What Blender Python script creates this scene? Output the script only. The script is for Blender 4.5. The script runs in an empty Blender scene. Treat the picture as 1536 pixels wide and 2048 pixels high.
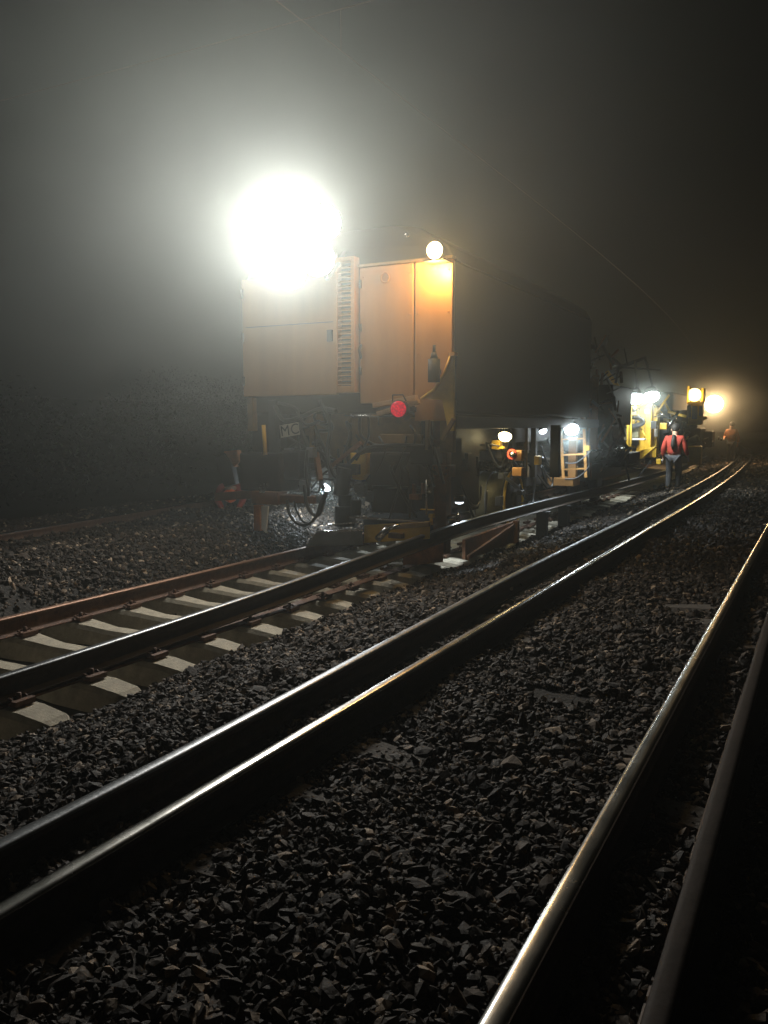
import bpy, bmesh, math, random
import numpy as np
from mathutils import Vector, Matrix, noise
random.seed(7); rng = np.random.default_rng(7)
S = bpy.context.scene
R = math.radians

# ------------------------------------------------------------------ camera
PITCH, YAW, FPX, CAMZ = R(6.02), R(28.0), 1650.0, 1.65
cd = bpy.data.cameras.new('camera'); cam = bpy.data.objects.new('camera', cd)
S.collection.objects.link(cam); S.camera = cam
cam.location = (0, 0, CAMZ); cam.rotation_euler = (math.pi/2 - PITCH, 0, YAW)
cd.sensor_fit = 'VERTICAL'; cd.sensor_height = 36; cd.lens = FPX/2048*36
cd.clip_start = 0.05; cd.clip_end = 600

# ------------------------------------------------------------------ night sky
W = bpy.data.worlds.new('World'); S.world = W; W.use_nodes = True
wn = W.node_tree; wn.nodes.clear()
sky = wn.nodes.new('ShaderNodeTexSky'); sky.sky_type = 'NISHITA'; sky.sun_disc = False
sky.sun_elevation = R(-6); sky.sun_rotation = R(200)
bg = wn.nodes.new('ShaderNodeBackground'); bg.inputs['Strength'].default_value = 0.05
wo = wn.nodes.new('ShaderNodeOutputWorld')
wn.links.new(sky.outputs[0], bg.inputs[0]); wn.links.new(bg.outputs[0], wo.inputs[0])

S.view_settings.view_transform = 'Standard'; S.view_settings.look = 'None'
S.view_settings.exposure = 0; S.view_settings.gamma = 1; S.view_settings.use_curve_mapping = False
S.cycles.volume_bounces = 1; S.cycles.max_bounces = 6; S.cycles.use_denoising = True
S.cycles.sample_clamp_indirect = 4

# lamp powers (W)
P_FLOOD, P_AMBER, HAZE_D, HAZE_G = 560, 70, 0.0042, 0.6

# ------------------------------------------------------------------ measuring helper: a sight line of the photograph met with the plane y = const
fwd = Vector((-math.sin(YAW)*math.cos(PITCH), math.cos(YAW)*math.cos(PITCH), -math.sin(PITCH)))
rgt = Vector((math.cos(YAW), math.sin(YAW), 0)); upv = rgt.cross(fwd)
def at(u, v, y=None, z=None, x=None):
    r = fwd*FPX + rgt*(u-768) - upv*(v-1024)
    k = y/r.y if y is not None else ((z-CAMZ)/r.z if z is not None else x/r.x)
    return Vector((0, 0, CAMZ)) + r*k
def bend(y):                       # the line curves to the left beyond 15 m
    return -max(0.0, y-15)**2/900.0

# ------------------------------------------------------------------ materials
def mat(name, col, rough=0.7, metal=0.0, var=0.25, scale=6.0, bump=0.0, col2=None, spec=0.5, island=False, streak=False):
    m = bpy.data.materials.new(name); m.use_nodes = True; t = m.node_tree; n = t.nodes; l = t.links
    b = n['Principled BSDF']; b.inputs['Roughness'].default_value = rough; b.inputs['Metallic'].default_value = metal
    b.inputs['Specular IOR Level'].default_value = spec
    tc = n.new('ShaderNodeTexCoord'); nz = n.new('ShaderNodeTexNoise'); nz.inputs['Scale'].default_value = scale
    nz.inputs['Detail'].default_value = 6; nz.inputs['Roughness'].default_value = 0.65
    if streak:
        mp = n.new('ShaderNodeMapping'); mp.inputs['Scale'].default_value = (1.6, 1.6, .16); l.new(tc.outputs['Object'], mp.inputs['Vector']); l.new(mp.outputs[0], nz.inputs['Vector'])
    else: l.new(tc.outputs['Object'], nz.inputs['Vector'])
    cr = n.new('ShaderNodeValToRGB'); cr.color_ramp.elements[0].position = 0.3; cr.color_ramp.elements[1].position = 0.7
    c2 = col2 or tuple(c*(1-var) for c in col); c1 = col
    cr.color_ramp.elements[0].color = (*c2, 1); cr.color_ramp.elements[1].color = (*c1, 1)
    l.new(nz.outputs['Fac'], cr.inputs['Fac']); out = cr.outputs['Color']
    if island:
        g = n.new('ShaderNodeNewGeometry'); c3 = n.new('ShaderNodeValToRGB')
        c3.color_ramp.elements[0].color = (.18, .17, .17, 1); c3.color_ramp.elements[1].color = (4.4, 4.3, 3.9, 1)
        e = c3.color_ramp.elements.new(.88); e.color = (.8, .72, .62, 1); e = c3.color_ramp.elements.new(.55); e.color = (.36, .34, .33, 1)
        l.new(g.outputs['Random Per Island'], c3.inputs['Fac'])
        mx = n.new('ShaderNodeMix'); mx.data_type = 'RGBA'; mx.blend_type = 'MULTIPLY'; mx.inputs[0].default_value = 1
        l.new(out, mx.inputs[6]); l.new(c3.outputs['Color'], mx.inputs[7]); out = mx.outputs[2]
    l.new(out, b.inputs['Base Color'])
    mr = n.new('ShaderNodeMapRange'); mr.inputs['To Min'].default_value = max(0.03, rough-0.12); mr.inputs['To Max'].default_value = min(1, rough+0.12)
    l.new(nz.outputs['Fac'], mr.inputs['Value']); l.new(mr.outputs[0], b.inputs['Roughness'])
    if bump:
        n2 = n.new('ShaderNodeTexNoise'); n2.inputs['Scale'].default_value = scale*5; n2.inputs['Detail'].default_value = 5
        l.new(tc.outputs['Object'], n2.inputs['Vector'])
        bp = n.new('ShaderNodeBump'); bp.inputs['Strength'].default_value = bump; bp.inputs['Distance'].default_value = 0.02
        l.new(n2.outputs['Fac'], bp.inputs['Height']); l.new(bp.outputs[0], b.inputs['Normal'])
    return m
def glow(name, col, strength):
    m = bpy.data.materials.new(name); m.use_nodes = True; b = m.node_tree.nodes['Principled BSDF']
    b.inputs['Base Color'].default_value = (*col, 1); b.inputs['Emission Color'].default_value = (*col, 1)
    b.inputs['Emission Strength'].default_value = strength
    return m
M = dict(
    stone=mat('ballast_stone', (.115, .09, .07), .75, var=.3, scale=9, bump=.3, island=True),
    soil=mat('ballast_bed', (.04, .037, .034), .95, var=.4, scale=7, bump=.9),
    crib=mat('swept_formation', (.075, .07, .062), .9, var=.25, scale=3, bump=.25),
    grass=mat('bank_earth', (.018, .022, .013), .95, var=.5, scale=1.5, bump=.8),
    leaf=mat('leaf', (.016, .026, .012), .9, spec=.08, var=.4, scale=2, island=True),
    rust=mat('rusty_steel', (.16, .085, .05), .65, metal=.25, col2=(.06, .03, .02), scale=14, bump=.35),
    rail=mat('rail_steel', (.085, .06, .045), .6, metal=.4, var=.5, scale=10, bump=.15),
    polish=mat('worn_rail_top', (.62, .6, .56), .24, metal=1, var=.15, scale=5, bump=.03),
    dull=mat('dull_rail_top', (.25, .26, .27), .38, metal=.9, var=.25, scale=7, bump=.06),
    dirtconc=mat('dusty_buried_concrete', (.15, .135, .12), .9, var=.45, scale=9, bump=.4),
    browntop=mat('brown_rail_top', (.32, .19, .13), .5, metal=.5, col2=(.2, .11, .07), scale=6, bump=.08),
    oldtop=mat('rusty_rail_top', (.06, .048, .042), .75, col2=(.03, .024, .02), scale=9, bump=.1, spec=.2),
    wire=mat('copper_wire', (.2, .14, .1), .5, metal=.8),
    conc=mat('sleeper_concrete', (.5, .45, .35), .85, col2=(.3, .27, .21), scale=9, bump=.35),
    paint=mat('orange_yellow_paint', (.40, .20, .062), .5, col2=(.31, .155, .05), scale=2.4, bump=.08, streak=True),
    paint2=mat('louvre_paint', (.72, .38, .12), .5, var=.12, scale=2),
    yell=mat('machine_yellow', (.68, .42, .04), .45, var=.35, scale=4, bump=.1),
    grimy=mat('grimy_yellow', (.28, .17, .05), .6, col2=(.08, .05, .025), scale=3, bump=.2),
    brown=mat('brown_paint', (.24, .1, .04), .6, col2=(.1, .05, .03), scale=4, bump=.2),
    orange=mat('orange_paint', (.5, .16, .03), .55, col2=(.2, .07, .02), scale=6, bump=.15),
    black=mat('black_grease', (.022, .022, .024), .6, spec=.3, var=.4, scale=6, bump=.15),
    dark=mat('dark_metal', (.06, .062, .066), .5, metal=.3, var=.4, scale=5, bump=.12),
    rubber=mat('hose_rubber', (.02, .02, .02), .4, var=.3, scale=5),
    steel=mat('bright_steel', (.6, .6, .6), .25, metal=1, var=.2, scale=8),
    grey=mat('grey_metal', (.2, .21, .22), .5, metal=.4, var=.3, scale=5, bump=.1),
    drum=mat('olive_drum', (.2, .19, .12), .5, var=.4, scale=3, bump=.1),
    wood=mat('plank_wood', (.55, .36, .2), .75, var=.25, scale=8, bump=.2),
    flank=mat('shaded_flank', (.025, .024, .022), .85, spec=.15, var=.4, scale=2, bump=.05),  # shade on the sides and roof put into a near-black colour
    white=mat('white_paint', (.75, .74, .7), .6, var=.1, scale=6),
    plate=mat('sign_plate', (.5, .46, .36), .6, var=.2, scale=6),
    ink=mat('sign_ink', (.03, .03, .03), .6),
    redj=mat('red_orange_fabric', (.4, .04, .02), .8, var=.3, scale=14, bump=.3),
    navy=mat('dark_trousers', (.06, .062, .07), .85, var=.3, scale=14, bump=.3),
    skin=mat('skin', (.5, .3, .2), .6, var=.1),
    hair=mat('dark_hair', (.02, .015, .012), .7, var=.2),
    helm=mat('orange_helmet', (.85, .14, .03), .35, var=.05),
    redglass=mat('red_lens', (.9, .02, .03), .2, var=.1, scale=30),
)

# ------------------------------------------------------------------ mesh helpers
COL = S.collection
class MB:
    def __init__(s): s.b = bmesh.new(); s.mi = 0
    def _m(s, fs):
        for f in fs: f.material_index = s.mi
    def hexa(s, p):   # 8 points: bottom 4 ccw, top 4
        vs = [s.b.verts.new(q) for q in p]
        fs = [s.b.faces.new([vs[i] for i in f]) for f in ((3,2,1,0),(4,5,6,7),(0,1,5,4),(1,2,6,5),(2,3,7,6),(3,0,4,7))]
        s._m(fs); return s
    def box(s, x0, x1, y0, y1, z0, z1):
        x0, x1 = sorted((x0, x1)); y0, y1 = sorted((y0, y1)); z0, z1 = sorted((z0, z1))
        return s.hexa([(x0,y0,z0),(x1,y0,z0),(x1,y1,z0),(x0,y1,z0),(x0,y0,z1),(x1,y0,z1),(x1,y1,z1),(x0,y1,z1)])
    def bar(s, a, b, w=.05, h=None, upd=(0,0,1)):
        a, b = Vector(a), Vector(b); h = h or w; d = (b-a).normalized(); u = Vector(upd)
        if abs(d.dot(u)) > .98: u = Vector((0,1,0))
        r = d.cross(u).normalized()*w/2; t = r.cross(d).normalized()*h/2
        return s.hexa([a-r-t, a+r-t, b+r-t, b-r-t, a-r+t, a+r+t, b+r+t, b-r+t])
    def tube(s, pts, r, n=8, closed=False):
        pts = [Vector(p) for p in pts]; rs = r if isinstance(r, (list, tuple)) else [r]*len(pts)
        rings = []; prev = None
        for i, p in enumerate(pts):
            if closed: d = (pts[(i+1) % len(pts)]-pts[i-1]).normalized()
            else: d = (pts[min(i+1, len(pts)-1)]-pts[max(i-1, 0)]).normalized()
            a = prev if prev else (Vector((0,0,1)) if abs(d.z) < .9 else Vector((1,0,0)))
            x = (a - d*a.dot(d)).normalized(); y = d.cross(x); prev = x
            rings.append([s.b.verts.new(p + (x*math.cos(2*math.pi*k/n)+y*math.sin(2*math.pi*k/n))*rs[i]) for k in range(n)])
        fs = []; m = len(rings)
        for i in range(m if closed else m-1):
            A, B = rings[i], rings[(i+1) % m]
            for k in range(n): fs.append(s.b.faces.new((A[k], A[(k+1)%n], B[(k+1)%n], B[k])))
        if not closed:
            fs.append(s.b.faces.new(rings[0][::-1])); fs.append(s.b.faces.new(rings[-1]))
        for f in fs[:m*n]: f.smooth = True
        s._m(fs); return s
    def cyl(s, a, b, r, n=20, r2=None): return s.tube([a, b], [r, r2 if r2 else r], n)
    def prism(s, pts, off):  # polygon points, extruded by vector
        off = Vector(off); a = [s.b.verts.new(p) for p in pts]; b = [s.b.verts.new(Vector(p)+off) for p in pts]
        fs = [s.b.faces.new(a[::-1]), s.b.faces.new(b)]
        k = len(a)
        for i in range(k): fs.append(s.b.faces.new((a[i], a[(i+1)%k], b[(i+1)%k], b[i])))
        s._m(fs); return s
    def pix(s, u0, v0, u1, v1, y, d=.2):   # box with its front on plane y covering the sight-line rectangle
        a = at(u0, v0, y=y); b = at(u1, v1, y=y); return s.box(a.x, b.x, y, y+d, a.z, b.z)
    def build(s, name, m, parent=None, bev=0.0, kind=None, label=None, loc=None):
        me = bpy.data.meshes.new(name); bmesh.ops.recalc_face_normals(s.b, faces=s.b.faces)
        if parent is not None and loc is None: loc = WL[parent.name]
        if loc is not None: bmesh.ops.translate(s.b, verts=s.b.verts, vec=-Vector(loc))
        s.b.to_mesh(me); s.b.free()
        for q in (m if isinstance(m, (list, tuple)) else [m]): me.materials.append(M[q] if isinstance(q, str) else q)
        o = bpy.data.objects.new(name, me); COL.objects.link(o)
        if parent is not None:
            o.parent = parent; WL[o.name] = WL[parent.name]
        elif loc is not None: o.location = loc; WL[o.name] = Vector(loc)
        else: WL[o.name] = Vector((0,0,0))
        if bev:
            q = o.modifiers.new('bevel', 'BEVEL'); q.width = bev; q.segments = 2; q.limit_method = 'ANGLE'; q.angle_limit = R(40)
        if kind: o['kind'] = kind
        if label: o['label'] = label
        return o
WL = {}
def tag(o, label, cat, group=None):
    o['label'] = label; o['category'] = cat
    if group: o['group'] = group
    return o
def thing(name, loc, label, cat, group=None):
    o = bpy.data.objects.new(name, None); COL.objects.link(o); o.location = loc; WL[o.name] = Vector(loc)
    o.empty_display_size = .2
    return tag(o, label, cat, group)
SPLIT = {'clamp', 'flank_box', 'equipment_box', 'front_bracket', 'loco_nose', 'valve_block', 'pipework', 'motor_body', 'dark_housing', 'skirt_plate', 'tall_cabinet',
         'machine_housing', 'air_tank', 'steel_fitting', 'bogie', 'axle_wheel', 'steel_rod', 'lower_beam', 'front_gear', 'gear_box', 'guide_bar', 'main_frame',
         'upright_pipe', 'wagon_post', 'linkage', 'lift_arm', 'guard_rail', 'wagon_frame', 'step_plate', 'crane_boom', 'roof_truss', 'orange_post', 'lifting_beam', 'door_hinge', 'drive_unit'}
def part(name, m, parent, fn, bev=0.0, label=None):
    b = MB(); fn(b)
    if name not in SPLIT: return b.build(name, m, parent, bev, label=label)
    seen = set(); groups = []           # pieces that do not touch become parts of their own
    for v in b.b.verts:
        if v in seen: continue
        st = [v]; seen.add(v); g_ = []
        while st:
            q = st.pop(); g_.append(q)
            for e in q.link_edges:
                w = e.other_vert(q)
                if w not in seen: seen.add(w); st.append(w)
        groups.append(g_)
    o = None
    for g_ in groups:
        n = MB(); mp = {v: n.b.verts.new(v.co) for v in g_}
        for f in {f for v in g_ for f in v.link_faces}:
            nf = n.b.faces.new([mp[v] for v in f.verts]); nf.smooth = f.smooth
        o = n.build(name, m, parent, bev, label=label)
    b.b.free(); return o
def lamp(name, kind, loc, power, col, size=.05, aim=None, spot=R(160), blend=.5, parent=None):
    d = bpy.data.lights.new(name, kind); d.energy = power; d.color = col
    if kind in ('POINT', 'SPOT'): d.shadow_soft_size = size
    if kind == 'SPOT': d.spot_size = spot; d.spot_blend = blend
    if kind == 'AREA': d.shape = 'DISK'; d.size = size
    o = bpy.data.objects.new(name, d); COL.objects.link(o)
    o.location = Vector(loc) - (WL[parent.name] if parent else Vector((0,0,0)))
    if aim is not None: o.rotation_euler = Vector(aim).to_track_quat('-Z', 'Y').to_euler()
    if parent: o.parent = parent
    return o

# ------------------------------------------------------------------ ground
def ss(a, b, x):
    t = np.clip((x-a)/(b-a), 0, 1); return t*t*(3-2*t)
def height(x, y):
    X = x + np.maximum(0, y-15)**2/900.0          # distance from the track axes, straightened
    h = np.where(X > -2.8, -0.005, 0.0)
    h = h - .26*ss(-2.85, -4.2, X)
    h = h - .11*ss(-4.25, -4.4, X)
    h = h + .11*ss(-6.5, -6.62, X) + .20*ss(-6.6, -7.0, X) + .26*ss(-6.7, -7.7, X)
    h = h - .16*ss(-7.9, -8.8, X)
    h = h - .12*ss(-12.0, -13.5, X) + 1.2*ss(-15, -24, X) + 2.2*ss(-24, -40, X)
    h = h - .1*ss(.9, 2.2, X) + 0*X
    return h
def wob(x, y):
    return .025*np.sin(x*2.3+1.3*np.sin(y*1.1))*np.sin(y*1.9+x*.7) + .015*np.sin(x*5.1+y*3.7)
xs = np.unique(np.concatenate([np.linspace(-160, -31, 22), np.linspace(-30, -13, 30), np.linspace(-13, -2.4, 130), np.linspace(-2.3, 3, 45), np.linspace(3.5, 12, 12), np.linspace(20, 160, 12)]))
ys = np.unique(np.concatenate([np.linspace(-60, -4, 10), np.linspace(-3, 26, 200), np.linspace(26.5, 60, 70), np.linspace(62, 220, 50)]))
gx, gy = np.meshgrid(xs, ys); gz = height(gx, gy)
inner = ((gx + np.maximum(0, gy-15)**2/900 > -4.3) | (gx + np.maximum(0, gy-15)**2/900 < -6.6))
gz = gz + np.where(inner, wob(gx, gy), wob(gx, gy)*.15) - .012
def grid_obj(name, gx, gy, gz, sel=None):
    ny, nx = gx.shape; co = np.stack([gx, gy, gz], -1).reshape(-1, 3).astype(np.float32)
    i = np.arange((ny-1)*(nx-1)); r = i//(nx-1); c = i % (nx-1); a = r*nx+c
    f = np.stack([a, a+1, a+nx+1, a+nx], 1).astype(np.int32)
    me = bpy.data.meshes.new(name); me.vertices.add(len(co)); me.vertices.foreach_set('co', co.ravel())
    me.loops.add(f.size); me.loops.foreach_set('vertex_index', f.ravel())
    me.polygons.add(len(f)); me.polygons.foreach_set('loop_start', np.arange(0, f.size, 4, dtype=np.int32))
    me.polygons.foreach_set('loop_total', np.full(len(f), 4, np.int32))
    me.polygons.foreach_set('use_smooth', np.ones(len(f), bool))
    cx = co[f].mean(1); X = cx[:, 0] + np.maximum(0, cx[:, 1]-15)**2/900
    mi = np.where((X < -4.3) & (X > -6.62), 1, np.where((X < -12.4) | (X > 2.2), 2, 0)).astype(np.int32)
    me.polygons.foreach_set('material_index', mi); me.update(); me.validate()
    o = bpy.data.objects.new(name, me); COL.objects.link(o); return o
g = grid_obj('ground', gx, gy, gz); g['kind'] = 'structure'
for k in ('soil', 'crib', 'grass'): g.data.materials.append(M[k])

# loose stones of the ballast (far too many to count)
def stones(name, P, size, seed, flat=.72):
    r = np.random.default_rng(seed); n = len(P)
    ph = (1+5**.5)/2
    base = np.array([(-1,ph,0),(1,ph,0),(-1,-ph,0),(1,-ph,0),(0,-1,ph),(0,1,ph),(0,-1,-ph),(0,1,-ph),(ph,0,-1),(ph,0,1),(-ph,0,-1),(-ph,0,1)], float)/1.9
    fc = np.array([(0,11,5),(0,5,1),(0,1,7),(0,7,10),(0,10,11),(1,5,9),(5,11,4),(11,10,2),(10,7,6),(7,1,8),(3,9,4),(3,4,2),(3,2,6),(3,6,8),(3,8,9),(4,9,5),(2,4,11),(6,2,10),(8,6,7),(9,8,1)])
    v = base[None]*r.uniform(.62, 1.28, (n, 12, 1)) + r.normal(0, 1, (n, 12, 3))*r.uniform(.02, .09, (n, 1, 1))
    v *= np.stack([r.uniform(.8, 1.35, n), r.uniform(.6, 1.0, n), r.uniform(.35, flat, n)], 1)[:, None, :]
    q = r.normal(0, 1, (n, 4)); q[:, 1:3] *= .38; q /= np.linalg.norm(q, axis=1, keepdims=True)
    w, x, y, z = q.T
    Rm = np.stack([1-2*(y*y+z*z), 2*(x*y-w*z), 2*(x*z+w*y), 2*(x*y+w*z), 1-2*(x*x+z*z), 2*(y*z-w*x), 2*(x*z-w*y), 2*(y*z+w*x), 1-2*(x*x+y*y)], 1).reshape(n, 3, 3)
    v = np.einsum('nij,nkj->nki', Rm, v)*(size/2)[:, None, None] + P[:, None, :]
    f = (fc[None] + (np.arange(n)*12)[:, None, None]).reshape(-1, 3).astype(np.int32)
    me = bpy.data.meshes.new(name); me.vertices.add(n*12); me.vertices.foreach_set('co', v.astype(np.float32).ravel())
    me.loops.add(f.size); me.loops.foreach_set('vertex_index', f.ravel()); me.polygons.add(len(f))
    me.polygons.foreach_set('loop_start', np.arange(0, f.size, 3, dtype=np.int32)); me.polygons.foreach_set('loop_total', np.full(len(f), 3, np.int32))
    me.polygons.foreach_set('use_smooth', np.zeros(len(f), bool)); me.update(); me.materials.append(M['stone'])
    o = bpy.data.objects.new(name, me); COL.objects.link(o); o['kind'] = 'stuff'; return o
def inview(x, y, mu=1.18):
    d = np.stack([x, y, np.full_like(x, -CAMZ)], -1); F = np.array(fwd); Rr = np.array(rgt); U = np.array(upv)
    c = d@F; u = FPX*(d@Rr)/np.maximum(c, .05); v = -FPX*(d@U)/np.maximum(c, .05)
    return (c > .3) & (abs(u) < 768*mu+140) & (v < 1024*mu+60) & (v > -1024)
RAILX = [-.66, -2.17, -.30, -2.58]
def scatter(x0, x1, y0, y1, n, sz):
    x = rng.uniform(x0, x1, n); y = rng.uniform(y0, y1, n)
    k = inview(x, y); x, y = x[k], y[k]
    X = x + np.maximum(0, y-15)**2/900
    k = ~((X < -4.32) & (X > -6.42))
    for rx in RAILX: k &= abs(X-rx) > .085
    # sleeper tops of the near track peep out of the ballast here and there
    ph = ((y - .35) % .62)
    on = (ph < .25) & (X > -2.75) & (X < -.1)
    pn = np.sin(x*3.1+y*1.3)+np.sin(y*2.3-x*1.9)+np.sin(x*5.7+2)*.5
    k &= ~(on & (pn > 1.7))
    x, y, X = x[k], y[k], X[k]
    s = sz*np.clip(rng.lognormal(-.05, .38, len(x)), .4, 2.1)
    z = height(x, y)+wob(x, y) + rng.uniform(-.02, .022, len(x))*(sz/.05)
    return np.stack([x, y, z], 1), s
A = [scatter(-5, 2.2, .5, 5.5, 95000, .041), scatter(-9, 2.2, 5.5, 11, 76000, .046), scatter(-12.3, 2.2, 3.5, 16, 52000, .058),
     scatter(-13, 2.2, 11, 24, 60000, .07), scatter(-14, 2.2, 24, 50, 34000, .11)]
o = stones('track_ballast', np.concatenate([a[0] for a in A]), np.concatenate([a[1] for a in A]), 3)
tag(o, 'grey brown crushed stone ballast lying around and between all the rails', 'gravel')
# strays in the swept trough between the new sleepers, and lit heap under the machine
x = rng.uniform(-6.42, -4.3, 900); y = rng.uniform(2, 30, 900)
x = x + np.array([bend(t) for t in y])
k = rng.uniform(0, 1, 900) < np.clip(.12+.9*(np.abs(x+5.35)-.7), .05, .8); x, y = x[k], y[k]
o = stones('stray_ballast', np.stack([x, y, height(x, y)+.012], 1), rng.uniform(.02, .05, len(x)), 5)
tag(o, 'few stray stones scattered in the swept gaps between new sleepers', 'gravel')

# bank vegetation to the left
def leaves(name, blobs, n, size, seed):
    r = np.random.default_rng(seed); B = np.array(blobs); w = B[:, 3]**2; idx = r.choice(len(B), n, p=w/w.sum())
    d = r.normal(0, 1, (n, 3)); d /= np.linalg.norm(d, axis=1, keepdims=True)
    rad = B[idx, 3]*r.uniform(.55, 1.12, n); P = B[idx, :3] + d*rad[:, None]*np.array([1, 1, .8])
    P = P[P[:, 2] > height(P[:, 0], P[:, 1])]; n = len(P)
    a = r.normal(0, 1, (n, 3)); a /= np.linalg.norm(a, axis=1, keepdims=True); b = np.cross(a, r.normal(0, 1, (n, 3))); b /= np.linalg.norm(b, axis=1, keepdims=True)
    s = size*r.uniform(.6, 1.4, (n, 1)); V = np.stack([P-a*s, P+b*s*.45, P+a*s, P-b*s*.45], 1).reshape(-1, 3)
    f = np.arange(n*4).reshape(-1, 4)
    me = bpy.data.meshes.new(name); me.from_pydata(V.tolist(), [], f.tolist()); me.materials.append(M['leaf'])
    o = bpy.data.objects.new(name, me); COL.objects.link(o); return o
bl = []
for i in range(240):
    x = random.uniform(-34, -14.5); y = random.uniform(3, 75); r_ = random.uniform(.5, 1.3)*random.choice((1, 1, 1, 1.8))
    bl.append((x+bend(y), y, float(height(np.array(x), np.array(0.0)))+r_*.4, r_))
o = leaves('undergrowth', bl, 70000, .06, 11); o['kind'] = 'stuff'
tag(o, 'dark green scrub covering the bank beyond the left rail', 'undergrowth')
# ------------------------------------------------------------------ rails
PROF = [(-.075,0),(.075,0),(.075,.011),(.02,.028),(.009,.045),(.009,.118),(.034,.135),(.036,.158),(.030,.168),(.015,.1715),(0,.172),(-.015,.1715),(-.030,.168),(-.036,.158),(-.034,.135),(-.009,.118),(-.009,.045),(-.02,.028),(-.075,.011)]
def rail(path, name, mats, parent=None, step=.5, loc=None):
    b = MB(); P = [Vector(p) for p in path]; rings = []
    for i, p in enumerate(P):
        d = (P[min(i+1, len(P)-1)]-P[max(i-1, 0)]).normalized(); s = d.cross(Vector((0, 0, 1))).normalized(); u = s.cross(d)
        rings.append([b.b.verts.new(p+s*q[0]+u*q[1]) for q in PROF])
    n = len(PROF)
    for i in range(len(rings)-1):
        for k in range(n):
            f = b.b.faces.new((rings[i][k], rings[i][(k+1) % n], rings[i+1][(k+1) % n], rings[i+1][k]))
            f.material_index = 1 if 7 <= k <= 12 else 0; f.smooth = 7 <= k <= 12 or k in (3, 4, 5)
    b.b.faces.new(rings[0]); b.b.faces.new(rings[-1][::-1])
    return b.build(name, mats, parent, loc=loc)
def interp(pts, y):
    ysx = [p[0] for p in pts]; return np.interp(y, ysx, [p[1] for p in pts]), np.interp(y, ysx, [p[2] for p in pts])
def line(pts, y0, y1, step=.5):
    out = []; y = y0
    while y <= y1+1e-6:
        x, z = interp(pts, y); out.append((x+bend(y), y, z)); y += step
    return out
def smooth(pts, y0, y1):   # softened polyline
    base = line(pts, y0, y1, .4); a = np.array(base)
    for _ in range(9): a[1:-1] = (a[:-2]+2*a[1:-1]+a[2:])/4
    return [tuple(p) for p in a]

def sleeper_mesh(b):
    prof = [(-1.25, .10, -.055), (-1.2, .125, -.03), (-.98, .135, -.003), (-.62, .135, 0), (-.45, .115, -.012), (-.25, .10, -.03), (.25, .10, -.03), (.45, .115, -.012), (.62, .135, 0), (.98, .135, -.003), (1.2, .125, -.03), (1.25, .10, -.055)]
    rings = []
    for x, w, z in prof:
        rings.append([b.b.verts.new(p) for p in ((x, -w-.03, -.2), (x, w+.03, -.2), (x, w, z-.035), (x, w-.03, z), (x, -w+.03, z), (x, -w, z-.035))])
    for i in range(len(rings)-1):
        for k in range(6): b.b.faces.new((rings[i][k], rings[i][(k+1) % 6], rings[i+1][(k+1) % 6], rings[i+1][k]))
    b.b.faces.new(rings[0]); b.b.faces.new(rings[-1][::-1])
def clip_mesh(b, sgn):     # rail fastening: plate, bent clip and bolt, on side sgn of a rail at x=0
    b.box(sgn*.078, sgn*.17, -.075, .075, .001, .016)
    b.box(sgn*.125, sgn*.172, -.08, .08, .014, .04)
    pts = [(sgn*.13, -.055, .03), (sgn*.09, -.06, .045), (sgn*.055, -.045, .038), (sgn*.055, -.012, .04), (sgn*.1, 0, .055), (sgn*.055, .012, .04), (sgn*.055, .045, .038), (sgn*.09, .06, .045), (sgn*.13, .055, .03)]
    b.tube(pts, .009, 6)
    b.cyl((sgn*.1, 0, .02), (sgn*.1, 0, .075), .017, 6)

# --- the relaid track with its open sleepers
SX = (-6.26, -4.755); SC = sum(SX)/2; ZS = -.2
trk = thing('relaid_track', (SC, 4, ZS), 'newly laid track of pale concrete sleepers running under the orange machine', 'railway track')
b = MB(); sleeper_mesh(b); sl0 = b.build('sleeper', 'conc', None); sme = sl0.data; bpy.data.objects.remove(sl0)
cm = {}
for sg in (-1, 1):
    b = MB(); clip_mesh(b, sg); q = b.build('rail_clip', 'rust', None); cm[sg] = q.data; bpy.data.objects.remove(q)
for k in range(-5, 62):
    y = 4.2+.63*k
    s = bpy.data.objects.new('sleeper', sme); COL.objects.link(s); s.parent = trk
    dy = random.uniform(-.012, .012); ang = random.uniform(-.006, .006) + (2*max(0, y-15)/900)
    s.location = (bend(y)+random.uniform(-.012, .012), y-4+dy, -.002+random.uniform(-.004, .0)); s.rotation_euler = (0, 0, ang)
    if y < 22:
        for rx in SX:
            for sg in (-1, 1):
                c = bpy.data.objects.new('rail_clip', cm[sg]); COL.objects.link(c); c.parent = s
                c.location = (rx-SC, random.uniform(-.01, .01), .006)
rail(line([(0, SX[0], ZS+.004), (80, SX[0], ZS+.004)], 0, 60, .6), 'rail', ['rust', 'browntop'], trk)
# flat steel guide strip left on the outer rail seats, under the rail that is being threaded in
b = MB(); pl = line([(0, SX[1]+.02, ZS), (80, SX[1]+.02, ZS)], 1.5, 24, .6)
for a_, c_ in zip(pl[:-1], pl[1:]): b.hexa([(a_[0]-.06, a_[1], a_[2]-.001), (a_[0]+.06, a_[1], a_[2]-.001), (c_[0]+.06, c_[1], c_[2]-.001), (c_[0]-.06, c_[1], c_[2]-.001), (a_[0]-.06, a_[1], a_[2]+.016), (a_[0]+.06, a_[1], a_[2]+.016), (c_[0]+.06, c_[1], c_[2]+.016), (c_[0]-.06, c_[1], c_[2]+.016)])
b.build('guide_strip', 'rust', trk)

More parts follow.
